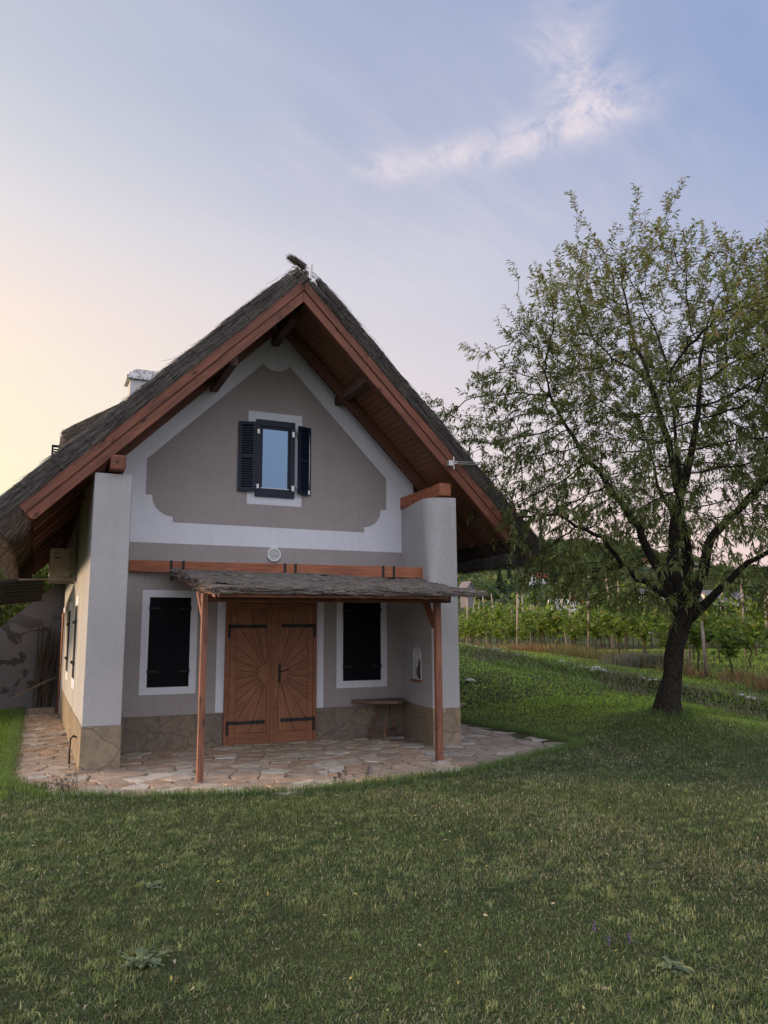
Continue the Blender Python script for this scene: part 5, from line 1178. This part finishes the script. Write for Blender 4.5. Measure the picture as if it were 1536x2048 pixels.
for row in range(9):
    off = row*2.3+(0 if row == 0 else .4); sp = 1.15 if row < 4 else 1.5
    for k in range(-5, 34 if row < 4 else 30):
        u = k*sp+rv.uniform(-.15, .15); x = o0x+vrow.x*u+vper.x*off; y = o0y+vrow.y*u+vper.y*off
        d = x*FW0.x+(y-CAM.y)*FW0.y; v = x*RT0.x+(y-CAM.y)*RT0.y
        if not (.06 < v/d < .56) or (rv.random() < (.12 if row == 0 else .04)): continue
        place_vine(x, y, (rv.uniform(.72, 1.32) if row == 0 else rv.uniform(1.0, 1.35)), row)
        if k % (4 if row < 1 else 3) == 0: posts.append((x+vrow.x*.4, y+vrow.y*.4, row, d))
wpm = woodm('vine_post_wood', (.42, .33, .27), (.20, .15, .12), (.62, .52, .44), .8)
b = MB(); b.tube([(0, 0, -.2), (.0, 0, .9), (.01, 0, 2.25)], [.036, .034, .030], 8); pp = b.build('vine_post', wpm, None, smooth=True); first = True
for (x, y, row, d) in posts:
    o = pp if first else pp.copy()
    if not first: COL.objects.link(o)
    first = False; o.location = (x, y, float(zg(x, y))); o.rotation_euler = (rv.gauss(0, .06), rv.gauss(0, .06), rv.uniform(0, 6)); s_ = rv.uniform(.95, 1.3) if row else rv.uniform(.9, 1.1); o.scale = (1, 1, s_)
    tag(o, 'thin wooden vine post standing in the '+ROWLAB[min(row, 4)], 'post', 'vine posts in the '+ROWLAB[min(row, 4)])
sp_ = pp.copy(); COL.objects.link(sp_); sx_, sy_ = dv2xy(19.6, 7.95); sp_.location = (sx_, sy_, float(zg(sx_, sy_))); sp_.scale = (1.2, 1.2, .62); sp_.rotation_euler = (.0, -.04, 0); sp_.name = 'vine_post'
tag(sp_, 'short sunlit end post just right of the almond trunk', 'post')
if 'group' in sp_: del sp_['group']
b = MB()
for row in range(3):
    for h in (.75, 1.2, 1.6):
        pts = []
        for k in range(-5, 33):
            u = k*1.15; x = o0x+vrow.x*u+vper.x*(row*2.3+(.4 if row else 0)); y = o0y+vrow.y*u+vper.y*(row*2.3+(.4 if row else 0)); pts.append((x, y, float(zg(x, y))+h))
        b.tube(pts, .0016, 4)
w_ = b.build('trellis_wires', Mat('dull_wire', (.16, .15, .15), .6).m); tag(w_, 'thin trellis wires strung along the vine rows', 'wires', kind='stuff')

# stones along the bank
stm = Mat('pale_stone', (.55, .54, .50), .9, .2); q = stm.noise(stm.coord(), 12, 5, .7); stm.base(stm.mix(stm.ramp(q, [(.35, 0.), (.7, .8)]), (.62, .61, .57), (.28, .26, .23)))
def rock(name, x, y, r, lab, grp, mat=stm.m, zo=.3, fl=.6):
    bm = bmesh.new(); bmesh.ops.create_icosphere(bm, subdivisions=2, radius=r); sd_ = rv.random()*99
    for v_ in bm.verts: nz = mnoise.noise(Vector(v_.co)/r*1.1+Vector((sd_, 0, 0))); v_.co *= 1+.35*nz; v_.co.z *= fl
    me = bpy.data.meshes.new(name); bm.to_mesh(me); bm.free(); me.materials.append(mat); o = bpy.data.objects.new(name, me); COL.objects.link(o); o.location = (x, y, float(zg(x, y))+r*zo); o.rotation_euler = (0, 0, rv.uniform(0, 6)); tag(o, lab, 'stone', grp); return o
for (px, d_) in ((1330, 0), (1320, .1), (1300, .15), (1312, -.1), (1285, 0), (1275, .05), (1266, -.05), (1196, 0), (1190, .12), (1180, .05), (1172, -.1), (1165, .1), (1157, .3), (1135, -.15), (1120, .35), (1060, .2), (1046, .25), (1033, .3), (988, .3), (960, .2), (957, .3), (950, .25), (937, .3), (1184, .2), (1149, .1), (1480, .1), (1472, .0), (1465, .15), (1488, .05), (1340, .1)):
    kx = (px-768)/1554.1; v = 4.0
    for _ in range(30): v = kx*1.0*(22-(np.clip(v, -3, 9)-2.6)*1.43)
    x, y = dv2xy(v/kx+d_*.8-.05, v); r = rv.choice((.04, .05, .06, .08)) if px not in (1330, 1120, 1184, 988) else .11
    rock('stone', x, y, r, 'pale round stone lying along the weedy bank', 'pale stones along the bank')
sl_x, sl_y = 8.55, 2.6
b = MB(); pl = [(7.6, 1.95), (9.0, 2.25), (9.35, 3.1), (8.9, 3.9), (7.7, 3.7)]; b.prism(pl, lambda p, k: (p[0], p[1], .26 if k == 0 else .02)); o = b.build('stone_slab', M['mortar'], bevel=.03); tag(o, 'flat grey stone slab in the grass behind the right wing', 'slab')
rock('stone', *dv2xy(17.9, 1.93), .12, 'single flat pale stone in the grass right beside the house wall', None, zo=.2, fl=.35).pop('group', None)

# ------------------------------------------------------------------ plants by the terrace
def small_plant(name, x, y, n, h, colr, lab, cat, fl=None):
    P = []; D = []; ch = []; rr_ = np.random.default_rng(int(abs(x*100)+n))
    for k in range(n):
        b0 = np.array((x+rr_.normal(0, h*.35), y+rr_.normal(0, h*.25), float(zg(x, y)))); d_ = np.array((rr_.normal(0, .35), rr_.normal(0, .35), 1.)); L_ = h*rr_.uniform(.5, 1.1); tp_ = b0+d_*L_; ch.append((np.array([b0, b0+d_*L_*.5+rr_.normal(0, .01, 3), tp_]), [.0025, .002, .0012]))
        for s_ in range(9): u = rr_.uniform(.15, 1); P.append(b0+d_*L_*u); D.append((rr_.normal(), rr_.normal(), .4))
    P = np.array(P); D = np.array(D); D /= np.linalg.norm(D, axis=1)[:, None]; m = len(P); C_ = np.array(colr)*rr_.uniform(.6, 1.4, (m, 1))
    Vc, Fc = tubes_np(ch, lambda r: 3); Vl, F4, F3, c4, c3 = leaves(P, D, rr_.uniform(.02, .055, m), rr_.uniform(.003, .008, m), C_, .4)
    r_ = empty(name, (x, y, float(zg(x, y))), lab, cat); mesh_from('foliage', [(Vc, [(Fc, np.tile((.07, .08, .04), (len(Fc), 1)), 0)]), (Vl, [(F4, c4, 0), (F3, c3, 0)])], [M['leaf']], r_)
    if fl:
        P = []; 
        for pts, _ in ch:
            for s_ in range(14): P.append(pts[-1]-np.array((0, 0, rr_.uniform(0, h*.3)))+rr_.normal(0, .004, 3))
        P = np.array(P); D = rr_.normal(0, 1, (len(P), 3)); D /= np.linalg.norm(D, axis=1)[:, None]; Vl, F4, F3, c4, c3 = leaves(P, D, np.full(len(P), .014), np.full(len(P), .005), np.tile(fl, (len(P), 1)), .2); mesh_from('flowers', [(Vl, [(F4, c4, 0), (F3, c3, 0)])], [M['leaf']], r_)
small_plant('weed', .43, -2.75, 26, .26, (.12, .13, .10), 'pale seeding weed in front of the left corner', 'weed')
small_plant('weed', .16, -2.62, 22, .12, (.06, .09, .035), 'low green weed on the paving left of the corner', 'weed')
small_plant('sage_plant', 3.62, -3.66, 5, .26, (.06, .09, .04), 'thin sage stalk with purple flower spikes left of the right post', 'flower', (.20, .13, .34))
small_plant('sage_plant', 3.25, -3.72, 8, .16, (.07, .08, .05), 'small dark flower stalks at the paving edge before the door', 'flower', (.12, .09, .12))
x_, y_ = dv2xy(4.55, 1.25); small_plant('sage_plant', x_, y_, 3, .14, (.06, .09, .04), 'single purple flower spike in the foreground lawn', 'flower', (.16, .12, .30))
def rosette(x, y, n, L_, lab):
    a = rng.uniform(0, 6.28, n); P = np.tile((x, y, float(zg(x, y))+.01), (n, 1))+rng.normal(0, .03, (n, 3))*(1, 1, .2); D = np.c_[np.cos(a), np.sin(a), rng.uniform(.25, 1.0, n)]; D /= np.linalg.norm(D, axis=1)[:, None]
    Vl, F4, F3, c4, c3 = leaves(P, D, L_*rng.uniform(.5, 1.1, n), np.full(n, .013)*rng.uniform(.7, 1.3, n), np.array((.19, .24, .14))*rng.uniform(.7, 1.25, (n, 1)), .6)
    tag(mesh_from('broadleaf_weed', [(Vl, [(F4, c4, 0), (F3, c3, 0)])], [M['leaf']]), lab, 'weed')
x_, y_ = dv2xy(4.35, -1.27); rosette(x_, y_, 46, .15, 'big broad-leaved weed in the lower left of the lawn')
x_, y_ = dv2xy(5.6, -1.62); rosette(x_, y_, 26, .10, 'smaller broad-leaved weed left in the lawn, above the big one')
x_, y_ = dv2xy(4.25, 1.45); rosette(x_, y_, 40, .10, 'grey-green leafy weed low in the right of the lawn')

# ------------------------------------------------------------------ behind the house on the left
gw = Mat('old_garden_plaster', (.2, .19, .19), .95, .1); q = gw.noise(gw.coord((.8, 1, 1)), 1.4, 7, .62, .6); q2 = gw.noise(gw.coord(), 20, 5, .7)
sepn = gw.n('ShaderNodeSeparateXYZ'); gw.l(gw.coord(), sepn.inputs[0])
gate = gw.math('MULTIPLY', gw.ramp(sepn.outputs[2], [(.0, 1.), (.52, .75), (.62, 0.)]) if False else gw.ramp(gw.math('DIVIDE', sepn.outputs[2], 3.), [(.0, 1.), (.6, .9), (.8, 0.)]), 1.)
patch = gw.math('MULTIPLY', gw.ramp(q, [(.57, 0.), (.585, 1.)]), gate)
c = gw.mix(gw.ramp(q2, [(.3, .3), (.6, 0.)]), (.20, .19, .195), (.14, .13, .13)); gw.base(gw.mix(patch, c, (.085, .075, .07))); gw.bump(gw.math('SUBTRACT', q2, patch), .8, .03)
b = MB(); b.prism([(.60, -.1), (.60, 3.10), (-.74, 1.89), (-1.6, 1.12), (-6, 1.0), (-6, -.1)], lambda p, k: (p[0], 8.0 if k == 0 else 8.3, p[1])); tag(b.build('garden_wall', gw.m), 'grey garden wall with peeling plaster sloping down left behind the house', 'wall')
lr_ = empty('lean_to_roof', (-1.2, 6, 2.6), 'dark old plank lean-to roof at the left edge behind the house', 'roof')
ob = woodm('black_planks', (.05, .045, .045), (.025, .022, .022), (.13, .12, .12), .85)
for k in range(9):
    y = 3.4+k*.42; z = 2.60-.03*k; dz_ = -.35+.02*k
    beam('plank', (.10, y, z+.12-.0*k), (-3.6, y, z+.12-.28-.02*k), .40, .035, ob, lr_)
beam('joist', (-3.3, 3.6, 2.36), (-3.3, 7.4, 2.2), .09, .12, ob, lr_)
beam('post', (-3.3, 3.7, 0), (-3.3, 3.7, 2.34), .1, .1, ob, lr_); beam('post', (-3.3, 7.3, 0), (-3.3, 7.3, 2.2), .1, .1, ob, lr_)
# leaning bundle of sticks, plank and pale stone trough in the corner
for k in range(26):
    x = .52-.38*rv.random(); b = MB(); top = rv.uniform(1.2, 1.95); lean = rv.uniform(-.12, .18); p0 = (x-.0+rv.uniform(-.15, .02), 7.45+rv.uniform(-.2, .2), .03); p1 = (min(.56, x+lean), 7.93, top); m_ = ((p0[0]+p1[0])/2+rv.uniform(-.03, .03), (p0[1]+p1[1])/2, (p0[2]+p1[2])/2)
    b.tube([p0, m_, p1], [rv.uniform(.008, .016)]*3, 6); tag(b.build('stick', M['vinebark']), 'thin brown stick leaning in the corner by the peeling wall', 'stick', 'sticks leaning in the corner')
b = MB(); b.bar((-.35, 7.2, .35), (.50, 7.6, .75), .05, .04); tag(b.build('pole', M['mortar']), 'grey pole lying across the leaning sticks', 'pole')
b = MB(); b.box(-.02, .50, 6.6, 6.95, .0, .13); o = b.build('stone_trough', M['mortar'], bevel=.02); tag(o, 'pale stone block at the far end of the path', 'stone')

def leafy_tree(name, x, y, h, r, nl, c1, c2, lab, cat='tree', size=.22, trunk=True, base=None, grp=None, zc=.6):
    rt_ = empty(name, (x, y, float(zg(x, y))), lab, cat, grp); z0 = float(zg(x, y)); r_ = np.random.default_rng(int(abs(x)*7+abs(y)*3))
    nc = 26; cd_ = r_.normal(0, 1, (nc, 3)); cd_ /= np.linalg.norm(cd_, axis=1)[:, None]; cd_ *= r_.uniform(.3, 1, (nc, 1))**.6; cc_ = np.array((x, y, z0+h*zc))+cd_*np.array((r, r, h*(1-zc)))*.8; cs = r_.uniform(.25, .5, nc)*r
    w = r_.integers(0, nc, nl); o_ = r_.normal(0, 1, (nl, 3)); o_ /= np.linalg.norm(o_, axis=1)[:, None]; P = cc_[w]+o_*(cs[w]*r_.uniform(.55, 1.05, nl))[:, None]; D = o_*.6+r_.normal(0, .6, (nl, 3)); D[:, 2] -= .2; D /= np.linalg.norm(D, axis=1)[:, None]
    g = (r_.random((nl, 1))*.6+r_.random(nc)[w][:, None]*.4); C_ = np.array(c1)*(1-g)+np.array(c2)*g
    Vl, F4, _, c4, _ = leaves(P, D, size*r_.uniform(.6, 1.2, nl), size*.42*r_.uniform(.6, 1.2, nl), C_, broad=True); mesh_from('crown', [(Vl, [(F4, c4, 0)])], [M['leaf']], rt_)
    ch = [(np.array([(x, y, z0-.2), (x+.05*r, y, z0+h*.3), (x, y, z0+h*zc)]), [h*.028, h*.022, h*.014])]
    for k in range(0, nc, 2): ch.append((np.array([(x+.02*r, y, z0+h*.32), (np.array((x, y, z0+h*.45))+cc_[k])/2, cc_[k]]), [h*.012, h*.007, h*.003]))
    Vt_, Ft_ = tubes_np(ch, lambda r: 6); mesh_from('trunk', [(Vt_, [(Ft_, np.full((len(Ft_), 3), .05), 0)])], [M['vinebark']], rt_); return rt_
leafy_tree('broadleaf_tree', -1.9, 14.5, 4.6, 1.9, 6500, (.05, .08, .02), (.16, .18, .04), 'leafy green tree above the garden wall at the left edge', size=.15)
leafy_tree('broadleaf_tree', .2, 17.5, 4.4, 2.2, 6500, (.05, .08, .02), (.14, .17, .04), 'leafy tree behind the lean-to roof and the garden wall', size=.16)
leafy_tree('broadleaf_tree', -4.6, 15.5, 5.0, 2.0, 4000, (.04, .065, .02), (.10, .13, .04), 'tree outside the left edge behind the garden wall', size=.18)

# ------------------------------------------------------------------ far valley and hill
def icos(sub):
    bm = bmesh.new(); bmesh.ops.create_icosphere(bm, subdivisions=sub, radius=1); bm.verts.ensure_lookup_table(); V_ = np.array([v_.co for v_ in bm.verts]); F_ = np.array([[v_.index for v_ in f.verts] for f in bm.faces]); bm.free(); return V_, F_
IV, IF = icos(1)
def canopy(n, d0, d1, azr, rmin, rmax, c1, c2, expo, name, lab, cat, seed, ncard=50):
    r_ = np.random.default_rng(seed); d = d0+(d1-d0)*r_.random(n)**expo; az_ = np.radians(r_.uniform(*azr, n)); R__ = d/np.cos(az_-YAW); x = R__*np.sin(az_); y = CAM.y+R__*np.cos(az_)
    dens = fbm(x, y, .018, seed+1); k = dens > .40
    vx = x*RT0.x+(y-CAM.y)*RT0.y; sxn = vx/d
    for (hx_, hd_, hw_) in ((1068, 402, 30), (1299, 600, 22), (1392, 560, 24), (929, 210, 26), (1338, 115, 55), (1440, 118, 60), (1128, 120, 45)):
        k &= ~((np.abs(sxn-(hx_-768)/1554.1) < hw_/1554.1+rmax/d) & (d < hd_+8) & (d > hd_*.62))
    pass; x, y, d = x[k], y[k], d[k]; n = len(x); rad_ = r_.uniform(rmin, rmax, n)*(.7+.5*d/d1); z = zg(x, y)
    g = np.clip(r_.random((n, 1))*.7+(fbm(x, y, .03, seed+5)[:, None]-.5)*1.2+.1, 0, 1); C_ = np.array(c1)*(1-g)+np.array(c2)*g
    V_ = IV[None]*(np.c_[rad_, rad_, rad_*.85]*.80)[:, None]*(1+r_.normal(0, .10, (n, len(IV), 1))); V_ += np.c_[x, y, z+rad_*.40][:, None]
    F_ = (IF[None]+(np.arange(n)*len(IV))[:, None, None]).reshape(-1, 3)
    w = np.repeat(np.arange(n), ncard); m = len(w); o_ = r_.normal(0, 1, (m, 3)); o_[:, 2] = np.abs(o_[:, 2])*.9-.15; o_ /= np.linalg.norm(o_, axis=1)[:, None]
    P = np.c_[x, y, z+rad_*.40][w]+o_*(rad_[w]*r_.uniform(.72, 1.08, m))[:, None]; D = o_*.5+r_.normal(0, .7, (m, 3)); D /= np.linalg.norm(D, axis=1)[:, None]
    Vl, F4, _, c4, _ = leaves(P, D, rad_[w]*r_.uniform(.22, .42, m), rad_[w]*r_.uniform(.10, .20, m), C_[w]*r_.uniform(.65, 1.35, (m, 1)), broad=True)
    o = mesh_from(name, [(V_.reshape(-1, 3), [(F_, np.repeat(C_*.8, len(IF), 0), 0)]), (Vl, [(F4, c4, 0)])], [M['leaf']]); tag(o, lab, cat, kind='stuff')
canopy(1300, 62, 170, (20, 58), 1.2, 2.3, (.060, .10, .032), (.19, .225, .065), 1., 'valley_bushes', 'green bushes and low orchard trees across the valley', 'bushes', 61, 110)
canopy(6000, 170, 900, (10, 62), 3.2, 5.6, (.045, .078, .032), (.15, .185, .062), .8, 'hill_forest', 'green wooded hill behind the vineyard', 'forest', 71)
for k, (az_, d, h) in enumerate(((32.4, 260, 11), (36.3, 300, 13), (33.1, 330, 12), (44., 280, 12))):
    R__ = d/math.cos(R_(az_)-YAW); x = R__*math.sin(R_(az_)); y = CAM.y+R__*math.cos(R_(az_)); z = float(zg(x, y)); V_ = []; F_ = []; 
    rt_ = empty('conifer', (x, y, z), ['dark conifer left of the red-roofed house on the hillside', 'tall dark conifer right of the red-roofed house', 'dark conifer among bushes below the red-roofed house', 'dark conifer on the hillside behind the almond trunk'][k], 'tree')
    b = MB()
    for t_ in range(7):
        zz = z+h*(.12+.12*t_); rr_ = h*.24*(1-t_/8.5); n = 12; b.add([(x+rr_*(1 if a % 2 else .7)*math.cos(a*math.pi/6), y+rr_*(1 if a % 2 else .7)*math.sin(a*math.pi/6), zz-.3*(a % 2)) for a in range(n)]+[(x, y, zz+h*.22)], [(a, (a+1) % n, n) for a in range(n)])
    o = b.build('crown', Mat('conifer_green', (.016, .028, .014), .95, .1).m, rt_); b = MB(); b.tube([(x, y, z-1), (x, y, z+h*.5)], [.3, .15], 6); b.build('trunk', M['vinebark'], rt_)
# far houses
rm = Mat('red_tiles', (.32, .075, .05), .85).m; gr = Mat('grey_roof', (.20, .18, .19), .9).m; wh = Mat('far_white_wall', (.72, .72, .72), .9).m; dk = Mat('far_window', (.03, .03, .035), .4).m; ye = Mat('far_yellow_wall', (.45, .42, .32), .9).m
def far_house(px, py, d, w, dep, h, rh, rot, wall, roof_, lab, ov=.4, nwin=3):
    w3 = fwd*1.0+rt*((px-768)/1554.1)+up*((1024-py)/1554.1); f_ = w3.dot(FW0); p = CAM+w3*(d/f_); z = p.z
    rt_ = empty('far_house', (p.x, p.y, z), lab, 'house'); c, s = math.cos(rot), math.sin(rot)
    T = lambda a, e, g: (p.x+a*c-e*s, p.y+a*s+e*c, z+g)
    b = MB(); b.prism([(-w/2, -5), (w/2, -5), (w/2, h), (0, h+rh), (-w/2, h)], lambda q, k: T(q[0], -dep/2 if k == 0 else dep/2, q[1])); b.build('wall', wall, rt_)
    b = MB()
    for sg in (-1, 1): b.prism([(sg*(w/2+ov), h-ov*rh/(w/2)), (0, h+rh), (0, h+rh+.35), (sg*(w/2+ov), h-ov*rh/(w/2)+.35)], lambda q, k: T(q[0], -dep/2-ov if k == 0 else dep/2+ov, q[1]))
    b.build('roof', roof_, rt_)
    for k in range(nwin):
        a = (k-(nwin-1)/2)*w/(nwin+.6); b = MB(); b.prism([(a-.5, h*.35), (a+.5, h*.35), (a+.5, h*.35+1.3), (a-.5, h*.35+1.3)], lambda q, k_: T(q[0], -dep/2-.06 if k_ == 0 else -dep/2, q[1])); b.build('window', dk, rt_)
    return rt_
far_house(1064, 1166, 400, 4.6, 7, 2.2, 2.8, R_(-20), wh, rm, 'white gabled end of the red-roofed house on the hillside', nwin=1)
far_house(1077, 1166, 404, 7.0, 7, 2.4, 2.3, R_(70), wh, rm, 'long white house with a bright red roof on the hillside')
far_house(1299, 1136, 600, 9, 9, 3, 4, R_(75), ye, rm, 'distant red-roofed house seen through the almond tree')
far_house(1392, 1143, 560, 11, 8, 3, 3, R_(80), ye, gr, 'distant pale house with a flat brown roof behind the almond limbs')
far_house(933, 1178, 210, 2.3, 2.5, .5, 1.2, R_(20), gr, gr, 'small grey-roofed hut on the hillside beside the house wall', nwin=0)
far_house(1338, 1224, 115, 6, 8, .4, 2.7, R_(60), wh, gr, 'big grey-roofed barn left behind the almond trunk', nwin=1)
far_house(1440, 1224, 118, 6, 6, 1.6, 1.3, R_(80), wh, gr, 'low white building with a grey roof right behind the almond trunk', nwin=2)
far_house(1119, 1213, 120, 2.2, 2.4, .5, .35, R_(60), wh, wh, 'low white shed roof just above the vines', nwin=0)
far_house(1141, 1212, 121, 1.8, 2.4, .55, .5, R_(-10), wh, rm, 'tiny white gabled shed with dark eaves above the vines', nwin=0)
